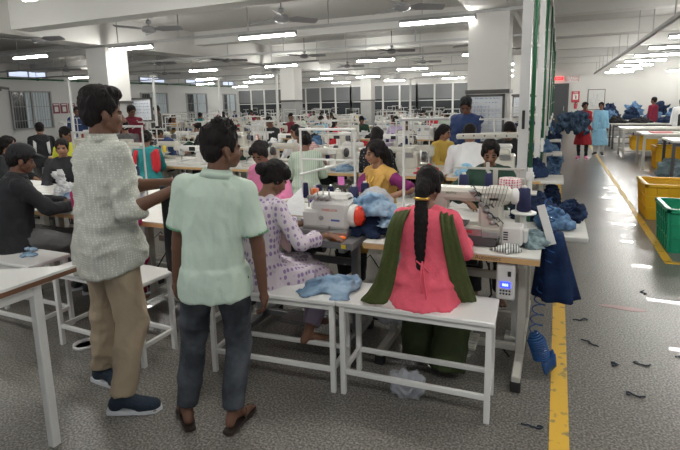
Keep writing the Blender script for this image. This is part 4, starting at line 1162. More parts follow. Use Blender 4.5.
for k in range(10): a = k*PI/5; b.cbox((.155+.068, -.03+math.cos(a)*.056, .13+math.sin(a)*.056), (.03, .012, .012), .003)
obj('handwheel', b, M['red'], t, True)
t = thing('thread_tray', 'small orange oil bottle standing left on the overlock machine', 'bottle', (-1.49, 2.93, 1.06)); b = MB(); b.cbox((0, 0, .0), (.05, .05, .05), .006); obj('bottle', b, M['orange'], t); t.name = 'oil_bottle'; b = MB(); b.cone((0, 0, .025), (0, 0, .045), .01, .008, 8); obj('cap', b, M['machine2'], t)
b = MB(); b.ell((0, 0, .010), (.05, .03, .012)); b.ell((.03, .02, .012), (.03, .02, .014)); o = obj('fabric_scrap', b, M['orange'], None, True); o.location = (-1.24, 2.72, .80); tag(o, 'small bright orange scrap under the hand at the overlock machine', 'fabric scrap')
b = MB(); b.cbox((0, 0, 0), (.03, .004, .024)); b.xf(Matrix.Rotation(.1, 4, 'X')); o = obj('sticker', b, M['yelth'], None); o.location = (-1.17, 2.667, .778); tag(o, 'small yellow sticker on the grey table front', 'sticker')

# open thread frame over the opposite table
t = thing('thread_stand', 'tall white thread frame with shelves between the overlock machine and the mustard shawl', 'thread stand', (-1.62, 3.42, .80))
b = MB()
for sx in (-.23, .23): b.cbox((sx, 0, .33), (.016, .016, .66), .003)
b.cbox((0, 0, .655), (.48, .022, .02), .004); b.cbox((0, .0, .42), (.46, .012, .014), .003); b.cone((-.23, -.02, .30), (.23, .02, .42), .009, .009, 6)
obj('stand_frame', b, M['white_steel'], t)
for z in (.10,): b = MB(); b.cbox((0, 0, z), (.52, .24, .010), .003); obj('tray', b, M['dirty_steel'], t)
def tcone(label, loc, m, r=.032, h=.12, group=None): b = MB(); cone_of_thread(b, (0, 0, 0), r, h); b.mi = 1; b.cone((0, 0, h), (0, 0, h+.012), r*.4, r*.35, 8); o = obj('thread_cone', b, [M[m], M['machine2']], None, True); o.location = loc; return tag(o, label, 'thread cone', group)
tcone('fat navy thread cone at the front right corner of the white thread frame', (-1.37, 3.345, .905), 'navy', .042, .13)
tcone('navy thread cone just behind and right of the front cone on the white frame', (-1.33, 3.47, .905), 'navy', .038, .14)
tcone('navy thread cone at the left end of the white thread frame shelf', (-1.84, 3.45, .905), 'navy', .03, .12)
tcone('navy thread cone second from left on the white thread frame shelf', (-1.74, 3.50, .905), 'navy', .028, .10)
tcone('navy thread cone in the middle of the white thread frame shelf', (-1.62, 3.47, .905), 'navy', .028, .10)
tcone('short white thread cone behind the purple funnel', (-1.52, 3.38, .905), 'whiteth', .03, .09)
b = MB(); b.lathe([(.05, 0), (.05, .01), (.035, .05), (.015, .07), (.012, .10), (.016, .105), (.014, .12)], n=16); o = obj('oil_can', b, M['purple'], None, True); o.location = (-1.56, 3.2, .805); tag(o, 'purple plastic oil can behind the overlock machine', 'bottle'); o.location = (-1.69, 3.33, .905)
for i, z in enumerate((.86, .96)):
    b = MB(); b.cbox((0, 0, 0), (.075-.02*i, .003, .065), .001); o = obj('note_paper', b, M['pink'], None); o.location = ((-1.375, 3.255, .905+.0) if i == 0 else (-1.48, 3.36, 1.07)); tag(o, ('lower' if i == 0 else 'upper')+' bright pink paper note on the thread frame', 'note')
b = MB(); b.prism([(-.14, -.1), (.14, -.1), (.02, .13)], 0, .004); b.xf(Matrix.Rotation(.95, 4, 'X')); o = obj('paper_sheet', b, M['cloth_w']); o.location = (-1.80, 3.20, .91); tag(o, 'white paper sheet leaning behind the overlock machine', 'paper')
# stand on table 1 right side
t = thing('thread_stand', 'thread stand with wide crossbar behind the coverstitch machine', 'thread stand', (-.36, 3.36, .80))
b = MB(); b.cbox((0, 0, .20), (.03, .03, .40), .003); b.cbox((-.0, 0, .25), (.52, .14, .008), .002); b.cbox((.17, -.0, .17), (.03, .03, .34), .003); b.cbox((-.05, 0, .40), (.46, .014, .014), .002); b.cone((-.05, 0, .38), (-.05, 0, .44), .012, .012, 8)
for sx in (-.24, -.05, .15): b.cone((sx, 0, .25), (sx, 0, .40), .004, .004, 5)
obj('stand_frame', b, M['dirty_steel'], t)
tcone('navy thread cone at the left end of the stand behind the coverstitch machine', (-.56, 3.33, 1.055), 'navy', .036, .105)
tcone('navy thread cone in front of the woman in dark green', (-.40, 3.36, 1.055), 'navy', .034, .115)
b = MB(); b.lathe([(.0, 0), (.066, 0), (.070, .005), (.070, .085), (.066, .09), (.02, .092), (.02, .085)], n=20); o = obj('thread_cone', b, M['pinkth'], None, True); o.location = (-.265, 3.33, 1.055); tag(o, 'wide pink and white patterned thread cone', 'thread cone')
t = thing('cone_holder', 'round white thread plate on a short pole beside the aisle post', 'thread stand', (-.165, 3.16, .80)); b = MB(); b.cone((0, 0, 0), (0, 0, .16), .022, .016, 10); b.lathe([(.02, .14), (.075, .155), (.075, .165), (.02, .17)], n=20); obj('plate', b, M['machine2'], t, True)
tcone('large navy thread cone on the round plate beside the aisle post', (-.165, 3.16, .97), 'navy', .043, .145)
b = MB(); b.lathe([(.012, 0), (.025, .03), (.012, .06)], n=10); o = obj('thread_bobbin', b, M['whiteth'], None, True); o.location = (-.185, 3.02, .80); tag(o, 'small white bobbin standing below the large navy cone', 'bobbin')
# LED arm boxes
t = thing('lamp_arm', 'long cream lamp arm reaching left from the aisle post over the woman in dark green', 'lamp', (-.2, 3.42, 1.42)); b = MB(); b.cbox((-.21, 0, .0), (.44, .05, .035), .008); b.xf(Matrix.Rotation(-.03, 4, 'Y')); obj('arm', b, M['machine'], t); b = MB()
for k in range(6): b.cone((-.03-.07*k, -.027, -.005), (-.03-.07*k, -.03, -.005), .006, .006, 8)
obj('screw', b, M['dsteel'], t); b = MB(); b.cbox((.0, -.04, .10), (.018, .012, .12), .004); obj('switch', b, M['black'], t)
t = thing('lamp_arm', 'long grey lamp bar on a white pole above the jeans pile', 'lamp', (-1.03, 3.5, .80)); b = MB(); b.cbox((.0, 0, .36), (.017, .017, .72), .003); obj('pole', b, M['white_steel'], t); b = MB(); b.cbox((.15, 0, .725), (.36, .045, .02), .006); obj('arm', b, M['rail'], t)

# cloths and garments near
garment('crumpled light blue denim piece on top of the pile between the two women', (-1.10, 3.0, .93), .40, .34, .14, 21, 'den_l', .3)
garment('dark navy garment lying under the light blue denim between the two women', (-1.10, 3.0, .80), .46, .40, .14, 22, 'den_d', .9)
garment('small light blue denim piece on the right of the pile', (-.93, 2.98, .87), .26, .26, .11, 23, 'den_l', 2.0)
b = MB(); b.ell((0, 0, .08), (.12, .08, .10), None, 12, 8); me = fuse(b, .012, 1, 'garment_bag', [M['poly']]); ruffle(me, .02, (14, 14, 14), 3); o = link('polythene_bag', me); o.location = (-1.16, 3.25, .86); tag(o, 'clear polythene packet standing behind the blue denim', 'bag')
garment('folded pale blue jeans lying on the bench behind the green shirted man', (-1.18, 2.52, .566), .46, .34, .075, 31, 'den_l', .2, flat=True)
garment('pale blue denim pocket piece at the left bench edge', (-3.80, 2.40, .566), .30, .12, .05, 32, 'den_l', .2, flat=True)
garment('small blue denim strip on the left bench', (-3.60, 2.31, .566), .18, .10, .025, 33, 'den_l', .4, flat=True)
garment('crumpled grey and white rag on the table end under the motor box', (-.215, 2.83, .80), .20, .10, .055, 34, 'rag', .1, flat=True)
garment('grey teal cloth hanging over the table corner', (-.10, 3.05, .80), .20, .34, .09, 35, 'cloth_grey', .1)
garment('heap of navy denim behind the round thread plate', (-.12, 3.72, .80), .40, .34, .26, 36, 'den_d', .1)
garment('mid blue denim piece under the navy heap at the aisle side', (.0, 3.50, .80), .30, .30, .14, 37, 'den_m', .5)
garment('dark blue denim end sticking out towards the aisle', (.10, 3.72, .80), .26, .22, .17, 38, 'den_d', 1.5)
b = MB(); b.cbox((0, 0, 0), (.30, .70, .03), .005); o = obj('side_shelf', b, M['table_lam']); o.location = (.06, 3.62, .785); tag(o, 'white side shelf reaching into the aisle under the denim heap', 'shelf')
# white paper tube label
b = MB(); b.cbox((0, 0, 0), (.045, .004, .24), .001); b.xf(Matrix.Rotation(-.30, 4, 'Y')); o = obj('paper_label', b, M['paper']); o.location = (-.03, 3.0, .93); tag(o, 'long white paper slip leaning at the table corner', 'paper')
# hanging navy cloth
b = MB(); rs = []
n = 26
for i in range(14):
    k = i/13; z = .86-.40*k; ring = []
    wtop, wbot = .13, .25
    w = wtop+(wbot-wtop)*k; cx = .0+.04*k
    for j in range(n):
        a = 2*PI*j/n; fold = 1+.16*math.sin(a*6+1)*k
        ring.append(V((cx+math.cos(a)*w*.5*fold, 3.12+math.sin(a)*(.07+.05*k)*fold, z)))
    rs.append(ring)
b.rings(rs); o = obj('hanging_cloth', b, M['den_n'], None, True); tag(o, 'navy blue cloth panel hanging from the table end over the yellow line', 'cloth')
# coiled hose
b = MB(); pts = []
K = 260
for i in range(K):
    k = i/(K-1); z = 1.08-.86*k; a = k*2*PI*13
    r = .020+.018*k; pts.append((-.03+.03*math.sin(k*5)+math.cos(a)*r, 3.06+math.sin(a)*r, z))
b.tube(pts, .0042, 5)
o = obj('air_hose', b, M['hose'], None, True); tag(o, 'spiral blue air hose dangling beside the table end', 'hose')
b = MB(); pts = []
K = 620
for i in range(K):
    k = i/(K-1); a = k*2*PI*26
    c = V((-.07, 2.98, .27)).lerp(V((.0, 2.98, .06)), min(1, k*1.5)) if k < .66 else V((.0, 2.98, .06)).lerp(V((.05, 3.0, .12)), (k-.66)/.34)
    d = V((.3, 0, -1)) if k < .5 else V((1, 0, .2))
    d.normalize(); u = V((0, 1, 0)); w = d.cross(u)
    r = .048 if k > .15 else .02+.03*k/.15
    pts.append(c+u*math.cos(a)*r+w*math.sin(a)*r)
b.tube(pts, .0062, 5); o = obj('hose_bundle', b, M['hose'], None, True); tag(o, 'tight bundle of coiled blue hose hanging above the floor by the yellow line', 'hose')
# small things on the floor
b = MB(); b.lathe([(.07, 0), (.08, .0), (.08, .022), (.07, .022), (.07, 0)], n=24); o = obj('tape_roll', b, M['white_steel'], None, True); o.location = (-2.98, 2.22, .0); tag(o, 'white ring of tape on the floor under the third bench', 'tape')
for (lb, x, y, s_) in (('crumpled clear plastic wrap on the floor under the pink kurta bench', -.72, 2.5, .10), ('clear polythene bag hanging behind the bench of the woman in pink', -1.0, 3.1, .16)):
    b = MB(); b.ell((0, 0, s_*.6), (s_, s_*.7, s_*.6), None, 12, 8); me = fuse(b, .012, 1, 'plastic', [M['poly']]); ruffle(me, .025, (14, 14, 14), 8); o = link('plastic_wrap', me); o.location = (x, y, 0 if s_ < .12 else .14); tag(o, lb, 'plastic')
# machines and dress on tables 3, 4
mach = proto(make_lockstitch('machine')); mach2 = proto(make_lockstitch('machine2'))
mach.put('cream lockstitch machine in front of the man in the black cap', (-3.62, 3.02, .80), .0)
mach2.put('white machine between the hands of the dotted shirt man', (-2.56, 3.05, .80), 0)
b = MB(); b.cone((0, 0, 0), (0, -.02, 0), .04, .04, 16); o = obj('orange_dial', b, M['orange'], None, True); o.location = (-2.50, 2.975, 1.03); tag(o, 'orange dial on the machine behind the hands of the dotted shirt man', 'dial')
garment('light denim pieces heaped beside the cap man machine', (-3.98, 3.0, .80), .40, .30, .13, 41, 'den_l', .1)
garment('darker denim heap behind the cap man machine', (-4.05, 3.28, .80), .40, .30, .16, 42, 'den_m', .8)
garment('folded navy pieces under the needle of the cap man machine', (-3.72, 2.85, .80), .26, .14, .04, 43, 'den_d', .1, flat=True)
garment('patterned blue fabric piece near the table corner by the dotted shirt', (-3.38, 2.86, .80), .20, .14, .05, 44, 'den_m', .2, flat=True)
garment('white gathered cloth leaning left of the cap man machine', (-4.25, 3.12, .80), .18, .14, .30, 45, 'cloth_w', .2)
b = MB(); b.cbox((0, 0, 0), (.30, .20, .012), .003); o = obj('plastic_sheet', b, M['blue_paper']); o.location = (-3.46, 3.20, .81); tag(o, 'bright blue plastic sheet on the table left of the dotted shirt', 'sheet')
stands = {}
st_a = proto(make_stand(0, ('navy', 'navy', 'whiteth'))); st_b = proto(make_stand(1, ('whiteth', 'navy', 'pinkth'))); st_c = proto(make_stand(0, ('redth', 'whiteth', None))); st_d = proto(make_stand(1, ('navy', None, 'cyanth'), .68)); st_e = proto(make_stand(0, ('yelth', 'navy', 'whiteth'), .5))
ST = [st_a, st_b, st_c, st_d, st_e]
st_d.put('white thread frame behind the cap man machine', (-3.72, 3.42, .80), 0)
st_b.put('white thread frame left of the cap man, near the picture edge', (-4.25, 3.45, .80), 0)
st_a.put('thread stand rising behind the dotted shirt of the standing man', (-2.75, 3.42, .80), .2)
for i, (x, m, d) in enumerate(((-3.68, 'pinkth', 'pink white'), (-3.58, 'cyanth', 'grey blue'), (-3.47, 'whiteth', 'white'))):
    tcone('tall %s thread cone in the row behind the cap man machine' % d, (x, 3.32, .80), m, .04, .20)
tcone('navy thread cone above the row of tall cones behind the cap man machine', (-3.95, 3.72, .80), 'navy', .05, .26)
# ------------------------------------------------------------------ foreground people
def AW(x, y, app): return math.atan2(-x, y)+R(app)
def dl(p, rz): return tuple(Matrix.Rotation(-rz, 3, 'Z') @ V(p))
# man in dotted shirt, seen from his right side
loc, H = (-2.22, 1.86, 0), 1.72; rz = AW(-2.22, 1.86, -66)
w = lambda *p: wl(p, loc, rz, H)
P1 = person('standing man in a pale grey dotted shirt, khaki trousers and navy sneakers', loc, rz, H, hair='quiff', skin='skin', vox=.0085, lean=.06, hy=R(-14), hp=R(4),
            L=w(-1.92, 2.06, 1.24), Rr=w(-1.77, 1.90, 1.235), lpole=(-.5, -.4, -.8), rpole=(.6, .2, -1), feet=((w(-2.46, 1.93, .09), dl((1, 0, 0), rz)), (w(-2.11, 1.755, .09), dl((.86, .45, 0), rz))),
            top=dict(mat='shirt1', hem=-.15, tilt=.045, freq=(6, 6, 7), sleeve='rolled', kind='shirt', collar='shirt1', infl=.026), pants=dict(mat='khaki', r=(.100, .080, .064), len=.95), shoes='sneaker',
            hand_n=((0, .2, -1), (-.3, 0, -1)), hand_d=((.25, 1, .1), (-.15, 1, .35)), curl=(.55, .55), fold=1.0, wide=.94)
for c in P1['root'].children:
    if c.name.startswith('shoe'): pass
garment('black cloth piece hanging from the hands of the dotted shirt man', (0, 0, 0), .12, .12, .5, 51, 'cloth_k')
o = [o for o in C.objects if o.get('label', '').startswith('black cloth piece hanging')][0]
b = MB(); rs = []
for i in range(12):
    k = i/11; z = 1.24-.46*k; c = V((-1.875+.05*k, 1.95, z)); wd = .035+.025*k
    rs.append([c+V((math.cos(a)*wd*(1+.25*math.sin(3*a+k*4)), math.sin(a)*wd*.5*(1+.25*math.sin(3*a)), 0)) for a in [2*PI*j/14 for j in range(14)]])
b.rings(rs); me = b.mesh('hanging_cloth', M['cloth_k'], True); o.data = me; o.name = 'held_cloth'

# man in mint polo, seen from behind
loc, H = (-1.49, 1.83, 0), 1.545; rz = AW(-1.49, 1.83, -14)
w = lambda *p: wl(p, loc, rz, H)
P2 = person('standing man in a mint green polo shirt and faded black jeans seen from behind', loc, rz, H, hair='tufty', skin='skin', vox=.0085, lean=.02, side=.13, hy=R(-55), hp=R(2),
            L=w(-1.70, 1.80, .80), Rr=w(-1.28, 1.93, .76), lpole=(-1, -.5, 0), rpole=(1, -.5, 0), feet=((w(-1.70, 1.80, .095), dl((-.75, .6, 0), rz)), (w(-1.46, 1.87, .095), dl((-.05, 1, 0), rz))),
            top=dict(mat='polo', hem=-.135, freq=(9, 9, 4), sleeve='short', kind='polo', collar='polo', trim='polo_trim', infl=.022), pants=dict(mat='jeans', r=(.090, .074, .063), len=.94), shoes='sandal',
            hand_n=((1, .2, 0), (-1, .2, 0)), curl=(.5, .5), wide=.84, hoff=.015, fold=.7)
b = MB(); b.lathe([(.031, -.012), (.034, 0), (.031, .012)], n=14); wt = obj('wristwatch', b, M['black'], None, True); wt.location = (-1.715, 1.85, .83); wt.scale = (.98, .98, 1); tag(wt, 'black wristwatch on the left wrist of the mint polo man', 'watch')

# woman in lilac print kurta, seated
loc, H = (-1.66, 2.46, 0), 1.50; rz = AW(-1.66, 2.46, -58)
w = lambda *p: wl(p, loc, rz, H)
P3 = person('woman with a hair bun in a purple block print kurta at the overlock machine', loc, rz, H, female=True, sit=True, seat=.575, lean=.30, hy=R(-8), hp=R(34), hair='bun', skin='skin_m', vox=.0085,
            L=w(-1.50, 2.86, .86), Rr=w(-1.30, 2.68, .835), lpole=(-.6, -.3, -.7), rpole=(.8, -.3, -.9), feet=((w(-1.45, 2.78, .22), (0, 1, 0)), (w(-1.40, 2.60, .20), (.2, 1, 0))),
            top=dict(mat='lilac_print', kind='kurta', hem=-.12, sleeve='three', infl=.026, drop=.15), pants=dict(mat='lilac', r=(.095, .08, .062), len=.8),
            hand_n=((0, 0, -1), (0, 0, -1)), hand_d=((.6, 1, 0), w(-1.30+.10, 2.68+.03, 0.835-.0) and (.95, .45, -.05)), curl=(.35, .35))
drape(P3, 'dupatta', [((-.12, .12, .86), (1, .1, 0), .10), ((-.10, .06, 1.02), (1, .1, 0), .12), ((-.06, .02, 1.13), (1, 0, .1), .12), ((.06, .03, 1.12), (1, 0, -.1), .12), ((.10, .14, 1.0), (1, 0, 0), .12), ((.10, .2, .82), (1, 0, 0), .12)], .1, 'peach', .014, .008)

# woman in coral pink, back view
loc, rz, H = (-.63, 2.55, 0), R(0), 1.44
w = lambda *p: wl(p, loc, rz, H)
def skirt(tb, fr):
    rs = []
    for i in range(9):
        k = i/8; c, r, f, u = fr(.20-.20*k) ; z = .20-.30*k; ring = []
        c = fr(max(z, 0))[0]+V((0, 0, min(z, 0)))
        for j in range(32):
            a = 2*PI*j/32; fo = 1+.06*math.sin(a*8)*k
            ring.append(c+V((math.cos(a)*(.150+.075*k*k)*fo, -.01+math.sin(a)*(.118+.085*k*k)*fo-.02*k, 0)))
        rs.append(ring)
    tb.rings(rs)
P4 = person('woman in a coral pink kurta and olive green dupatta seen from behind', loc, rz, H, female=True, sit=True, seat=.575, lean=.10, hy=R(-6), hp=R(18), hair='pony', skin='skin_m', vox=.0085,
            L=w(-.80, 2.88, .84), Rr=w(-.48, 2.88, .84), lpole=(-.45, -.1, -1), rpole=(.45, -.1, -1), feet=((w(-.74, 2.84, .11), (0, 1, 0)), (w(-.54, 2.76, .10), (0, 1, 0))),
            top=dict(mat='coral', kind='kurta', hem=-.12, sleeve='long', infl=.024, drop=.05, fn=skirt), pants=dict(mat='olive_p', r=(.11, .115, .125), len=1.12, baggy=True), shoes=None,
            hand_n=((0, 0, -1), (0, 0, -1)), hand_d=((.2, 1, 0), (-.2, 1, 0)), wide=1.0)
fr, s_ = P4['fr'], P4['s']
def sp(h, x, y): c, r, f, u = fr(h); return c+r*x+f*y
# dupatta: hangs over both shoulders down the back edges to the bench
pL = [(sp(.16, -.20, .19), (1, .2, 0), .12), (sp(.34, -.17, .16), (1, .1, 0), .13), (sp(.47, -.13, .06), (1, 0, .2), .14), (sp(.495, -.13, -.05), (1, 0, .25), .11), (sp(.42, -.165, -.125), (1, 0, .1), .10), (sp(.28, -.18, -.14), (1, .1, 0), .11), (sp(.10, -.20, -.16), (1, .1, 0), .12), (sp(-.04, -.25, -.20), (1, .1, 0), .16), (sp(-.085, -.30, -.235), (1, -.1, 0), .22)]
pR = [(sp(.16, .18, .19), (1, -.2, 0), .10), (sp(.34, .17, .15), (1, 0, 0), .11), (sp(.47, .14, .06), (1, 0, -.2), .12), (sp(.495, .13, -.05), (1, 0, -.25), .09), (sp(.42, .165, -.12), (1, 0, -.1), .10), (sp(.28, .195, -.11), (1, .3, 0), .11), (sp(.12, .225, -.07), (1, .4, 0), .12), (sp(-.02, .25, 0), (1, .5, 0), .14), (sp(-.14, .27, .08), (1, .5, 0), .15)]
drape(P4, 'dupatta', pL, .1, 'olive', .030, .012, seed=1); drape(P4, 'dupatta', pR, .1, 'olive', .026, .010, seed=4)
b = MB(); b.tube([sp(.20, -.02, -.155), sp(.17, .03, -.16), sp(.14, .06, -.155)], .006, 6); b.tube([sp(.2, .02, -.155), sp(.1, .01, -.17), sp(.02, .03, -.19)], .006, 6); b.tube([sp(.2, .02, -.155), sp(.1, .035, -.17), sp(-.01, .06, -.20)], .006, 6); b.xf(Matrix.Scale(s_, 4)); obj('back_tie', b, M['coral'], P4['root'], True)

# man in black cap
loc, H = (-3.93, 2.42, 0), 1.60; rz = AW(-3.93, 2.42, -85)
w = lambda *p: wl(p, loc, rz, H)
P5 = person('seated man in a black cap and black shirt sewing at the left picture edge', loc, rz, H, sit=True, seat=.575, lean=.22, hy=R(-5), hp=R(16), hair='short', skin='skin', vox=.0095,
            L=w(-3.86, 2.86, .86), Rr=w(-3.70, 2.78, .85), lpole=(-.8, -.3, -.6), rpole=(.9, -.2, -.7), feet=((w(-3.8, 2.85, .16), (0, 1, 0)), (w(-3.62, 2.82, .16), (0, 1, 0))),
            top=dict(mat='blackc', kind='shirt', hem=-.11, sleeve='long', infl=.026, collar='blackc'), pants=dict(mat='greyp', r=(.105, .085, .068)), shoes='simple',
            hand_n=((0, 0, -1), (0, 0, -1)), hand_d=((.4, 1, -.1), (.2, 1, -.1)), curl=(.4, .4))
hp_, s_, rot = P5['hp'], P5['s'], P5['rot']
b = MB(); b.ell(hp_(0, -.012, .168), (.088, .106, .078), rot, 20, 12); b.ell(hp_(0, -.03, .14), (.086, .098, .06), rot, 20, 10)
b.cap(hp_(-.035, .08, .160), hp_(-.03, .155, .150), .018, .010, 8); b.cap(hp_(.035, .08, .160), hp_(.03, .155, .150), .018, .010, 8); b.cap(hp_(0, .08, .166), hp_(0, .165, .154), .018, .010, 8)
b.xf(Matrix.Scale(s_, 4)); link('cap', fuse(b, .008, 2, 'cap', [M['blackc']]), P5['root'])

# woman in mustard shawl
loc, rz, H = (-1.40, 4.12, 0), R(205-60), 1.52
w = lambda *p: wl(p, loc, rz, H)
P7 = person('woman with a mustard shawl over a plum sleeve leaning on folded hands and looking left', (-1.40, 4.10, 0), R(150), H, female=True, sit=True, seat=.56, lean=.16, hy=R(-25), hp=R(6), hair='long', skin='skin_l', vox=.0095,
            L=wl((-1.28, 3.80, .86), (-1.40, 4.10, 0), R(150), H), Rr=wl((-1.44, 3.78, .86), (-1.40, 4.10, 0), R(150), H), lpole=(-1, 0, -.5), rpole=(1, 0, -.5),
            top=dict(mat='plum', kind='kurta', hem=-.12, sleeve='elbow', infl=.024), pants=dict(mat='blackc'), hand_n=((0, 0, -1), (0, 0, -1)), hand_d=((.9, .5, 0), (-.9, .4, 0)), curl=(.4, .4))
fr = P7['fr']
for c in P7['root'].children:
    if c.name.startswith('kurta'):
        c.data.materials.clear(); c.data.materials.append(M['mustard']); c.data.materials.append(M['plum']); ss = P7['s']
        for p_ in c.data.polygons:
            q = V(p_.center)/ss
            for sd in (-1, 1):
                S, E = P7['sh'][sd], P7['arms'][sd][0]; k = (q-S).dot(E-S)/(E-S).length_squared
                if k > .22 and (q-S.lerp(E, min(k, 1))).length < .078: p_.material_index = 1
for sg, seed in ((-1, 2), (1, 5)):
    drape(P7, 'dupatta', [(sp(.20, sg*.07, .15), (1, 0, 0), .13), (sp(.34, sg*.08, .155), (1, 0, 0), .14), (sp(.46, sg*.09, .09), (1, 0, -sg*.3), .14), (sp(.505, sg*.10, -.02), (1, 0, -sg*.4), .15), (sp(.42, sg*.11, -.13), (1, 0, 0), .16), (sp(.25, sg*.10, -.14), (1, 0, 0), .18)], .1, 'mustard', .022, .006, seed=seed)
b = MB(); b.tube([sp(.45, -.05, .12), sp(.38, -.03, .16), sp(.35, 0, .165), sp(.38, .03, .16), sp(.45, .05, .12)], .006, 6); b.xf(Matrix.Scale(P7['s'], 4)); obj('necklace', b, M['gold'], P7['root'], True)

# woman in dark green facing the camera
loc, H = (-.50, 4.22, 0), 1.50
P8 = person('woman in dark green with tied back hair looking down at her machine', loc, R(188), H, female=True, sit=True, seat=.58, lean=.10, hy=R(2), hp=R(22), hair='bun', skin='skin_m', vox=.0095,
            L=wl((-.36, 3.86, .86), loc, R(188), H), Rr=wl((-.62, 3.86, .86), loc, R(188), H), lpole=(-1, 0, -.5), rpole=(1, 0, -.5),
            top=dict(mat='dgreen', kind='kurta', hem=-.12, sleeve='three', infl=.026), pants=dict(mat='blackc'), hand_n=((0, 0, -1), (0, 0, -1)), curl=(.4, .4))
# ------------------------------------------------------------------ sewing rows behind
def AW(x, y, app): return math.atan2(-x, y)+R(app)
def sbox(name, label, cat, loc, size, m, rz=0, ch=.004):
    b = MB(); b.cbox((0, 0, size[2]/2), size, ch); o = obj(name, b, M[m]); o.location = loc; o.rotation_euler = (0, 0, rz); return tag(o, label, cat)
def make_table_far():
    t = thing('sewing_table', '', 'table'); w, d, h = 1.0, .56, .80
    b = MB(); b.cbox((0, 0, h-.004), (w, d, .008), .002); b.mi = 1; b.box((-w/2+.001, -d/2+.001, h-.04), (w/2-.001, d/2-.001, h-.008)); obj('tabletop', b, [M['table_lam'], M['wood_edge']], t)
    for sx in (-1, 1): b = MB(); b.cbox((sx*.42, .02, .40), (.05, .06, .72)); b.cbox((sx*.42, 0, .03), (.05, d, .06)); obj('leg', b, M['dirty_steel'], t)
    b = MB(); b.cbox((0, .05, .66), (.2, .16, .16), .03); obj('motor', b, M['black'], t)
    return t
def make_mach_far(col, var):
    t = thing('sewing_machine', '', 'sewing machine'); b = MB()
    if var == 0:
        b.cbox((0, 0, .018), (.46, .17, .036)); b.cbox((.165, 0, .13), (.11, .12, .22), .02); b.cbox((-.01, 0, .235), (.42, .10, .085), .02); b.cbox((-.185, 0, .18), (.075, .10, .16), .02); b.cone((-.185, 0, .12), (-.185, 0, .05), .008, .006, 6)
    else:
        b.cbox((0, 0, .03), (.34, .24, .06)); b.cbox((.02, 0, .15), (.26, .18, .20), .02); b.cbox((-.05, 0, .27), (.30, .12, .07), .02); b.cbox((-.14, -.03, .11), (.10, .14, .10), .015)
    obj('body', b, M[col], t)
    b = MB(); b.lathe([(0, 0), (.055, 0), (.055, .04), (0, .045)], (.20 if var else .222, 0, .2), 12, 'X'); obj('handwheel', b, M['dsteel'], t)
    b = MB(); b.cbox((.05, -.07 if not var else -.098, .22), (.12, .02, .06), .004); obj('control_panel', b, M['black' if var == 0 else 'steel'], t)
    return t
def make_stool_far():
    t = thing('work_bench', '', 'bench'); b = MB(); b.cbox((0, 0, .55), (.80, .30, .03), .004); obj('seat_board', b, M['laminate'], t)
    for sx in (-1, 1):
        for sy in (-1, 1): b = MB(); b.cbox((sx*.38, sy*.13, .267), (.03, .03, .535)); obj('leg', b, M['white_steel'], t)
    b = MB(); b.cbox((0, -.13, .14), (.74, .02, .03)); obj('stretcher', b, M['white_steel'], t)
    return t
tabf = proto(make_table_far()); mf = [proto(make_mach_far('machine', 0)), proto(make_mach_far('machine2', 0)), proto(make_mach_far('machine2', 1)), proto(make_mach_far('machine', 1))]
stoolf = proto(make_stool_far())
rnd = random.Random(11)
# low resolution workers
def lowp(i, female, hair, skin, lean, hy, hp, kind, sleeve):
    return proto(person('', (0, 0, 0), 0, 1.52 if female else 1.64, female=female, sit=True, seat=.565, lean=lean, hy=hy, hp=hp, hair=hair, skin=skin, vox=.020, top=dict(mat='white_shirt', kind=kind, hem=-.12, sleeve=sleeve, infl=.026), pants=dict(mat='greyp'))['root'])
lows = [lowp(0, True, 'bun', 'skin_m', .15, .1, .4, 'kurta', 'elbow'), lowp(1, True, 'long', 'skin_l', .10, -.5, .2, 'kurta', 'three'), lowp(2, False, 'short', 'skin', .25, 0, .5, 'shirt', 'long'), lowp(3, True, 'braid', 'skin_m', .35, .3, .5, 'kurta', 'elbow'), lowp(4, False, 'short', 'skin_m', .08, .8, .1, 'shirt', 'short')]
tops = [('white_shirt', 'white'), ('blackc', 'black'), ('rose', 'rose pink'), ('teal', 'teal'), ('redc', 'red'), ('blue_shirt', 'navy blue'), ('mustard', 'mustard'), ('lilacw', 'pale lilac'), ('dgreen', 'dark green'), ('mintp', 'pale mint'), ('maroon', 'maroon'), ('checks', 'grey checked'), ('skyb', 'sky blue'), ('peach', 'peach'), ('darkprint', 'black printed')]
cloths = [('den_l', 'pale blue'), ('den_m', 'mid blue'), ('den_d', 'dark navy'), ('den_l', 'pale blue'), ('den_m', 'mid blue'), ('cloth_w', 'white'), ('cloth_k', 'black'), ('skyb', 'sky blue'), ('redc', 'red'), ('lilacw', 'pale lilac'), ('dgreen', 'dark green')]
occupied = set()
SPECIAL = {(1, 1): [], }
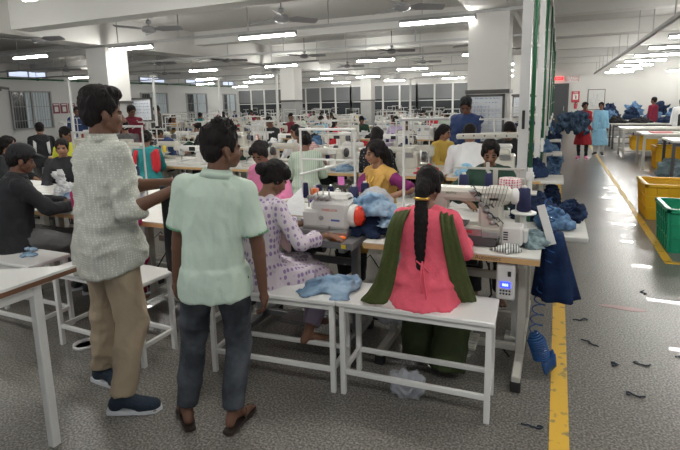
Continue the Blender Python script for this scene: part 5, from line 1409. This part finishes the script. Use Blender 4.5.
# spots (k, side, i) kept free of generic workers because somebody in particular sits there
keep = {(1, 1, 0), (1, 1, 1), (1, 1, 2), (1, -1, 1), (1, -1, 2), (1, 1, 4), (1, -1, 5), (1, -1, 4), (1, 1, 5), (2, 1, 0), (2, 1, 6), (3, 1, 3), (3, 1, 9), (2, 1, 5), (1, 1, 6), (2, 1, 7), (1, -1, 6), (1, -1, 7), (1, -1, 0), (2, 1, 9), (1, 1, 3)}
def ordw(n): return ordn[n] if n < 20 else 'far'
nrow = 0
for k in range(1, 9):
    Y0 = 2.5+2.75*k
    for side in (1, -1):
        row = 2*k+(1 if side > 0 else 2)
        yt = Y0+(.55 if side > 0 else 1.15); yo = Y0+(.0 if side > 0 else 1.72); rz = 0 if side > 0 else PI
        for i in range(18):
            x = -.62-1.07*i
            if x < -1.22*(yt)-.6 or x < -19.0: continue
            if any(abs(x-px) < .75 and py-.45 < yt < py+1.0 for px in PX for py in (8.0, 16.4, 24.7)): continue
            if k >= 5 and rnd.random() < .42: continue
            if k >= 7 and rnd.random() < .3: continue
            where = '%s from the aisle in row %s' % (ordw(i), ('', 'one', 'two', 'three', 'four', 'five', 'six', 'seven', 'eight', 'nine', 'ten', 'eleven', 'twelve', 'thirteen', 'fourteen', 'fifteen', 'sixteen', 'seventeen', 'eighteen', 'nineteen')[row])
            (tabw if k == 1 else tabf).put('wood edged sewing table, %s' % where, (x, yt, 0), rz)
            mi = rnd.randrange(4)
            (rnd.choice([mach, mach2]) if (k == 1 and mi < 2) else mf[mi]).put('%s sewing machine, %s' % (('cream', 'white', 'boxy white', 'boxy cream')[mi] if not (k == 1 and mi < 2) else 'pale enamelled', where), (x+rnd.uniform(-.08, .08), yt-.02*side, .80), rz)
            if rnd.random() < .85: rnd.choice(ST).put('white pole thread stand, %s' % where, (x+rnd.uniform(-.1, .1), yt+.20*side, .80), rz)
            if rnd.random() < (.8 if k < 5 else .6):
                cm, cn = rnd.choice(cloths); q = rnd.randrange(4)
                garment('%s cloth heap on the sewing table, %s' % (cn, where), (x+rnd.choice((-.30, .30)), yt-.08*side, .80), (.34, .40, .3, .36)[q], .30, (.12, .16, .2, .1)[q], 60+q, cm, rnd.uniform(0, 6), name='cloth_heap')
            if k < 5: stoolf.put('white work bench, %s' % where, (x, yo-.05*side, 0), rz)
            if (k, side, i) in keep: continue
            if rnd.random() < (.55 if k < 4 else .45):
                p = rnd.choice(lows); tm, tn = rnd.choice(tops)
                p.put('seated worker in a %s top, %s' % (tn, where), (x+rnd.uniform(-.08, .08), yo, 0), rz+rnd.uniform(-.4, .4), swap={'shirt': M[tm], 'kurta': M[tm]})

# particular people in the rows
def seated(label, x, y, app, mat_, female=True, hair='bun', skin='skin_m', H=1.52, vox=.013, lean=.12, hy=0, hp=.2, sleeve='three', **kw):
    return person(label, (x, y, 0), AW(x, y, app), H, female=female, sit=True, seat=.565, lean=lean, hy=hy, hp=hp, hair=hair, skin=skin, vox=vox, top=dict(mat=mat_, kind='kurta' if female else 'shirt', hem=-.12, sleeve=sleeve, infl=.026), pants=dict(mat='greyp'), **kw)
def standing(label, x, y, app, mat_, H=1.68, vox=.014, female=False, hair='short', **kw):
    top = kw.pop('top', dict(mat=mat_, kind='shirt', hem=-.13, sleeve='long', infl=.026)); pants = kw.pop('pants', dict(mat='blackc'))
    return person(label, (x, y, 0), AW(x, y, app), H, female=female, hair=hair, skin='skin', vox=vox, top=top, pants=pants, shoes='simple', **kw)
seated('seated worker in a loose white shirt seen from behind, left of the aisle post', -.89, 5.80, 8, 'white_shirt', False, 'short', H=1.66, lean=.45, hp=.5, sleeve='long', wide=1.1)
seated('woman in an ochre yellow top looking right beside the white shirted worker', -1.48, 6.85, -140, 'yellow', hair='long', skin='skin_l', hy=.5)
p = seated('woman in a black printed top with her back turned behind the mustard shawl', -1.95, 5.45, -15, 'darkprint', hair='long', H=1.58)
seated('woman in a pale mint striped kurta with her back turned in the middle', -2.73, 5.15, -5, 'mintp', hair='bun', lean=.3, hp=.4)
seated('bent worker in a pink plaid top leaning left in the middle', -3.10, 6.2, 120, 'pinkplaid', hair='short', female=False, lean=.5, hp=.5, H=1.6)
p = seated('woman in teal with a red scarf seen from behind, left of the mint polo man', -5.27, 5.20, -8, 'teal', hair='bun', vox=.013)
fr = p['fr']; drape(p, 'dupatta', [(sp(.30, .12, .16), (1, 0, 0), .09), (sp(.48, .11, .05), (1, 0, -.2), .10), (sp(.50, .12, -.06), (1, 0, -.2), .12), (sp(.36, .14, -.155), (1, 0, 0), .14), (sp(.1, .15, -.17), (1, 0, 0), .14)], .1, 'redc', .02, .008)
drape(p, 'dupatta', [(sp(.30, -.12, .16), (1, 0, 0), .09), (sp(.48, -.12, .05), (1, 0, .2), .08), (sp(.50, -.14, -.06), (1, 0, .2), .07), (sp(.36, -.17, -.135), (1, 0, 0), .06), (sp(.1, -.18, -.15), (1, 0, 0), .06)], .1, 'redc', .02, .008)
p = seated('worker in navy with a white stole bent over the machine beyond the teal kurta', -6.44, 6.95, 130, 'blue_shirt', hair='short', female=False, lean=.6, hp=.6, H=1.6)
fr = p['fr']; 
for sg in (-1, 1): drape(p, 'stole', [(sp(.20, sg*.08, .16), (1, 0, 0), .12), (sp(.44, sg*.10, .10), (1, 0, 0), .12), (sp(.50, sg*.10, -.03), (1, 0, 0), .14), (sp(.36, sg*.10, -.14), (1, 0, 0), .16), (sp(.15, sg*.10, -.15), (1, 0, 0), .16)], .1, 'cloth_w', .02, .008, seed=sg)
seated('young woman in black looking left beyond the bent worker in the white stole', -6.5, 7.9, 100, 'blackc', hair='long', skin='skin_l', hy=0)
seated('worker in an acid yellow shirt left of the dotted shirt man', -6.95, 5.15, -120, 'acid', False, 'short', H=1.62, lean=.2)
seated('boy with short hair in black staring at the camera by the dotted shirt', -5.33, 3.97, 172, 'blackc', False, 'short', skin='skin_l', H=1.46, hp=0, vox=.011)
p = seated('worker in black with white straps over the shoulders, far left, seen from behind', -9.47, 6.6, 0, 'blackc', False, 'short', H=1.64)
fr = p['fr']
for sg in (-1, 1): drape(p, 'strap', [(sp(.30, sg*.09, .14), (1, 0, 0), .04), (sp(.49, sg*.10, .04), (1, 0, 0), .05), (sp(.50, sg*.11, -.05), (1, 0, 0), .05), (sp(.36, sg*.12, -.135), (1, 0, 0), .06), (sp(.1, sg*.13, -.14), (1, 0, 0), .06)], .1, 'cloth_w', .015, .003, seed=sg)
seated('worker in a dark grey top just right of the dotted shirt collar', -7.55, 6.98, 20, 'greyp', False, 'short', H=1.66)
seated('woman in black at the left picture edge with her face to the right', -6.42, 3.97, -130, 'blackc', hair='long', skin='skin_l', H=1.52, hy=.3, hp=.1, vox=.011)
seated('woman in rose pink leaning forward behind the block print kurta', -2.48, 4.05, 150, 'rose', hair='bun', skin='skin_m', H=1.58, lean=.42, hp=.6, sleeve='long', vox=.011, side=.1)
seated('person in a dark top behind the machine right of the white shirt', -.60, 6.95, 185, 'blackc', False, 'short', H=1.6, lean=.3, hp=.5)
seated('woman in a pale lilac top far back left of the whiteboard pillar', -3.39, 10.9, 10, 'lilacw', hair='bun')
seated('hidden woman in magenta on the third bench behind the dotted shirt man', -2.98, 2.45, -22, 'magenta', hair='bun', lean=.1, vox=.012)
magp = [o for o in C.objects if o.get('label', '').startswith('hidden woman')][0]; magp['label'] = 'woman in magenta on the third bench, mostly hidden by the dotted shirt man'
for c in magp.children:
    if c.name.startswith('trousers'): c.data.materials[0] = M['maroon']
standing('standing man in a dark blue shirt and black cap looking down before the whiteboard', -1.21, 7.40, 165, 'blue_shirt', hp=.55, lean=.12, L=(.1, .35, 1.0), Rr=(-.1+.2, .35, .95))
blu = [o for o in C.objects if o.get('label', '').startswith('standing man in a dark blue')][0]
b = MB(); b.ell((0, 0, 0), (.088, .10, .075), None, 16, 10); b.cap((-.03, .07, -.02), (-.025, .13, -.04), .016, .010, 8); b.cap((.03, .07, -.02), (.025, .13, -.04), .016, .010, 8)
hb_ = [c for c in blu.children if c.name.startswith('hair')][0]; bb = [V(v.co) for v in hb_.data.vertices]; zc = max(v.z for v in bb); cx = sum((v for v in bb), V())/len(bb)
cm_ = fuse(b, .012, 2, 'cap', [M['blackc']]); cp_ = link('cap', cm_, blu); cp_.location = (cx.x, cx.y+.005, zc-.065)
standing('standing man in a red and black striped shirt right of the left pillar', -8.2, 7.75, -150, 'redstripe', top=dict(mat='redstripe', kind='shirt', hem=-.13, sleeve='long', infl=.026), hp=.3)
standing('standing man in a grey checked shirt bending between the side windows', -10.4, 10.9, 150, 'checks', hp=.5, lean=.35, H=1.7)
standing('standing man in a navy shirt at the far left behind the white frames', -11.9, 9.4, 175, 'checks', hp=.2, top=dict(mat='blue_shirt', kind='shirt', hem=-.13, sleeve='long', infl=.026))

# women walking in the aisle
wm = standing('woman in a crimson kurta and black leggings carrying a denim bundle down the aisle', .66, 14.9, 178, 'crimson', H=1.52, female=True, hair='bun', top=dict(mat='crimson', kind='dress', hem=-.50, flare=.06, sleeve='elbow', infl=.026), pants=dict(mat='blackc', r=(.075, .055, .042)), L=(-.05, .33, 1.10), Rr=(.28, .32, 1.02), hy=.5)
for c in wm['root'].children:
    if c.name.startswith('shoe'): c.data.materials[0] = M['rose']
b = MB(); rn = random.Random(5)
for i in range(16): a = rn.uniform(0, 6.28); q = rn.uniform(0, 1); b.ell((math.cos(a)*.26*q, math.sin(a)*.12*q, .26+rn.uniform(-.12, .12)), (.20, .15, .11), None, 10, 8)
for i in range(14): x = rn.uniform(-.36, .36); b.cap((x*.7, -.05, .30), (x, -.12, rn.uniform(-.06, .12)), .06, .045, 8)
me = fuse(b, .016, 1, 'denim_bundle', [denim('bundle_denim', (.02, .035, .065), (.075, .12, .18))]); ruffle(me, .05, (12, 9, 4), 4); o = link('denim_bundle', me); o.location = (.36, 14.62, .80); tag(o, 'large bundle of blue denim pieces in the arms of the woman in crimson', 'denim bundle')
wm = standing('woman in a sky blue long kurta walking behind the woman in crimson', 1.14, 16.1, 172, 'skyb', H=1.50, female=True, hair='long', top=dict(mat='skyb', kind='dress', hem=-.62, flare=.08, sleeve='long', infl=.026), pants=dict(mat='cloth_w', r=(.09, .075, .06)))
fr = wm['fr']; drape(wm, 'dupatta', [(sp(-.1, -.10, .15), (1, 0, 0), .12), (sp(.30, -.10, .16), (1, 0, 0), .13), (sp(.48, -.06, .06), (1, 0, 0), .12), (sp(.50, .06, .05), (1, 0, 0), .12), (sp(.30, .11, .16), (1, 0, 0), .13), (sp(-.2, .12, .17), (1, 0, 0), .13)], .1, 'skyb', .02, .008)

# ------------------------------------------------------------------ right hand side
def cut_table(label, x0, x1, y0, y1, legm, topm='laminate', shelf=True, h=.82):
    t = thing('cutting_table', label, 'table', ((x0+x1)/2, (y0+y1)/2, 0)); w, d = x1-x0, y1-y0
    b = MB(); b.cbox((0, 0, h-.02), (w, d, .04), .005); obj('tabletop', b, M[topm], t)
    n = max(2, int(w/1.3)+1)
    for i in range(n):
        for sy in (-1, 1): b = MB(); b.cbox((-w/2+.05+(w-.1)*i/(n-1), sy*(d/2-.05), (h-.04)/2), (.05, .05, h-.04)); obj('leg', b, M[legm], t)
    if shelf: b = MB(); b.cbox((0, 0, .20), (w-.1, d-.1, .02)); obj('shelf', b, M[legm], t)
    b = MB(); b.cbox((0, -d/2+.05, h-.08), (w-.1, .03, .06)); obj('apron', b, M[legm], t)
    return t
cut_table('white topped cutting table nearest the right picture edge', 1.98, 4.6, 10.9, 11.9, 'dsteel', shelf=False)
cut_table('grey topped cutting table with red printed sheets on it', 1.78, 4.8, 12.9, 14.0, 'dirty_steel', 'table_lam', False)
cut_table('pale cutting table with a low shelf behind the red sheets', 1.62, 5.0, 15.2, 16.4, 'dirty_steel', 'table_lam')
cut_table('black framed table heaped with black cloth beside the walking women', 1.6, 4.8, 17.9, 19.0, 'dsteel', 'table_lam')
cut_table('black framed table farther back heaped with denim', 1.6, 5.5, 20.4, 21.8, 'dsteel', 'table_lam')
cut_table('farthest black framed table against the back wall', 1.7, 8.5, 25.0, 26.6, 'dsteel', 'table_lam')
rn = random.Random(8)
n_ = 0
places = ['at the left end', 'second from the left end', 'in the middle left', 'in the middle', 'in the middle right', 'second from the right', 'at the right end']
for (yy, x0, x1, n, h, ms, tn) in ((18.45, 1.75, 4.6, 5, .26, ('cloth_k', 'cloth_k', 'den_d'), 'of the black framed table nearest the women'), (21.1, 1.8, 5.2, 6, .55, ('den_m', 'den_d', 'den_m'), 'of the second black framed table'), (25.8, 2.2, 8.0, 7, .85, ('den_d', 'den_m', 'den_d'), 'of the table against the back wall')):
    for i in range(n):
        m_ = ms[i % 3]; q = i % 3
        garment('%s garment heap %s %s' % ({'cloth_k': 'black', 'den_d': 'dark navy', 'den_m': 'mid blue'}[m_], places[i], tn), (x0+(x1-x0)*i/(n-1), yy+rn.uniform(-.1, .1), .82), .70 if h < .8 else .95, .75, h*rn.uniform(.75, 1.1), 80+q, m_, rn.uniform(0, 6), name='garment_heap')
for i, (x, y, m_, d) in enumerate(((2.2, 13.4, 'red_paper', 'pinkish printed sheet at the left end of the grey cutting table'), (2.7, 13.3, 'paper', 'white sheet next to the pinkish printed sheet'), (3.1, 13.5, 'red_paper', 'pinkish printed sheet at the right of the grey cutting table'), (2.5, 15.7, 'paper', 'white paper pile on the pale cutting table'), (2.5, 11.4, 'paper', 'large pattern paper on the cutting table nearest the right edge'))):
    b = MB(); b.cbox((0, 0, .01), (.42, .5, .02), .004); o = obj('paper_sheet', b, M[m_]); o.location = (x, y, .82); o.rotation_euler = (0, 0, .3*i); tag(o, d, 'paper')
crate('tall green plastic crate beside the yellow floor marking', (1.56, 6.32, 0), .88, .66, .46, 'crate_g')
crate('yellow plastic crate standing behind the green crate', (1.60, 7.95, 0), .92, .72, .47, 'crate_y')
crate('yellow plastic crate under the grey cutting table', (2.55, 13.4, 0), .90, .62, .50, 'crate_y')
crate('yellow plastic crate under the cutting table at the right picture edge', (3.5, 13.4, 0), .8, .62, .50, 'crate_y')
crate('blue plastic crate at the right picture edge under the nearest cutting table', (2.75, 11.4, .12), .6, .5, .42, 'crate_b')
crate('small yellow crate below the pale cutting table', (2.2, 15.8, .21), .6, .5, .35, 'crate_y')
garment('dark garment lying inside the green crate', (1.56, 6.32, .22), .5, .4, .14, 91, 'den_d', 0)
garment('white and grey garment lying inside the near yellow crate', (1.60, 7.95, .28), .55, .45, .15, 92, 'cloth_w', 0)
b = MB(); b.ell((0, 0, .22), (.24, .2, .22), None, 12, 8); me = fuse(b, .02, 1, 'plastic_sack', [M['cloth_grey']]); ruffle(me, .04, (7, 7, 7), 2); o = link('plastic_sack', me); o.location = (2.05, 11.2, 0); tag(o, 'pale grey sack standing below the nearest cutting table', 'sack')
b = MB(); b.cbox((0, 0, .17), (.35, .3, .34), .005); o = obj('cardboard_box', b, M['ply']); o.location = (2.7, 10.6, 0); tag(o, 'brown cardboard box by the right picture edge', 'box')
# office chair back and people at the tables
t = thing('office_chair', 'black office chair with tall back standing at the cutting tables', 'chair', (3.3, 16.85, 0), .2)
b = MB(); b.cbox((0, 0, .47), (.48, .46, .08), .03); obj('seat', b, M['black'], t); b = MB(); b.cbox((0, -.22, .85), (.48, .07, .60), .03); b.cbox((0, -.24, .5), (.08, .04, .3)); obj('backrest', b, M['black'], t)
b = MB(); b.cone((0, 0, .08), (0, 0, .45), .03, .03, 10)
for k in range(5): a = k*2*PI/5; b.cbox((math.cos(a)*.15, math.sin(a)*.15, .07), (.06, .06, .04)); b.cone((0, 0, .08), (math.cos(a)*.28, math.sin(a)*.28, .05), .02, .015, 6)
obj('base', b, M['dsteel'], t)
standing('worker with a white collar over dark clothes behind the black chair', 3.34, 17.45, 180, 'white_shirt', H=1.55, vox=.018)
standing('worker in black with a white scarf and maroon sleeve at the heaped tables', 2.95, 19.6, 60, 'blackc', H=1.6, vox=.018, top=dict(mat='maroon', kind='shirt', hem=-.13, sleeve='long', infl=.026))
standing('worker in a yellow plaid shirt at the right picture edge seen from behind', 3.05, 12.3, 10, 'yplaid', H=1.55, vox=.014, lean=.3, top=dict(mat='yplaid', kind='shirt', hem=-.16, sleeve='long', infl=.035), pants=dict(mat='jeans'))
# denim hanging and heaped on the aisle ends of the rows behind
for i, (y, m_, d) in enumerate(((5.85, 'den_d', 'second'), (8.6, 'den_m', 'third'), (11.3, 'den_m', 'fourth'), (14.1, 'den_d', 'fifth'), (16.8, 'den_m', 'sixth'))):
    garment('denim heap on the aisle end of the %s table row' % d, (-.22, y, .80), .34, .46, .24, 71+i % 2, 'den_m' if i % 2 else 'den_d', i*1.0)
    garment('denim garment hanging down at the aisle end of the %s table row' % d, (-.02, y+.1, .30), .16, .50, .55, 73+i % 2, m_, .2*i)
    if i < 3: sbox('side_shelf', 'white side shelf at the aisle end of the %s table row' % d, 'shelf', (-.02, y-.1, .77), (.22, .5, .03), 'table_lam')
hs = [o for o in C.objects if o.name.startswith('air_hose')][0]
h2 = hs.copy(); C.objects.link(h2); h2.location = (-.02, 2.9, -.05); h2['label'] = 'spiral dark hose hanging at the aisle end of the second table row'
# slim poles rising among the rows
for i, (x, y, z, d) in enumerate(((-10.05, 7.8, 2.3, 'left of the dotted shirt man'), (-9.75, 10.05, 2.45, 'between the two men in front'), (-8.45, 11.1, 2.4, 'above the mint polo man'), (-7.3, 12.2, 2.5, 'left of the centre pillar'), (-3.9, 13.9, 2.3, 'right of the centre pillar'))):
    t = thing('service_pole', 'slim white pole rising from the sewing rows, %s' % d, 'pole', (x, y, 0)); b = MB(); b.cbox((0, 0, z/2), (.05, .05, z)); obj('pole', b, M['white_steel'], t); b = MB(); b.cbox((0, 0, z), (.22, .05, .04), .005); obj('top_bar', b, M['white_steel'], t)
# ------------------------------------------------------------------ remove the unplaced masters
def kill(o):
    for c in list(o.children): kill(c)
    bpy.data.objects.remove(o)
for p in PROTOS: kill(p.t)
if SC2: bpy.data.scenes.remove(SC2)
wd = bpy.data.worlds.new('world'); bpy.context.scene.world = wd; wd.use_nodes = True
wd.node_tree.nodes['Background'].inputs[0].default_value = (.90, .93, 1.0, 1); wd.node_tree.nodes['Background'].inputs[1].default_value = .35
sc = bpy.context.scene
sc.view_settings.view_transform = 'Standard'; sc.view_settings.look = 'None'; sc.view_settings.exposure = 0.0
bpy.context.view_layer.update()
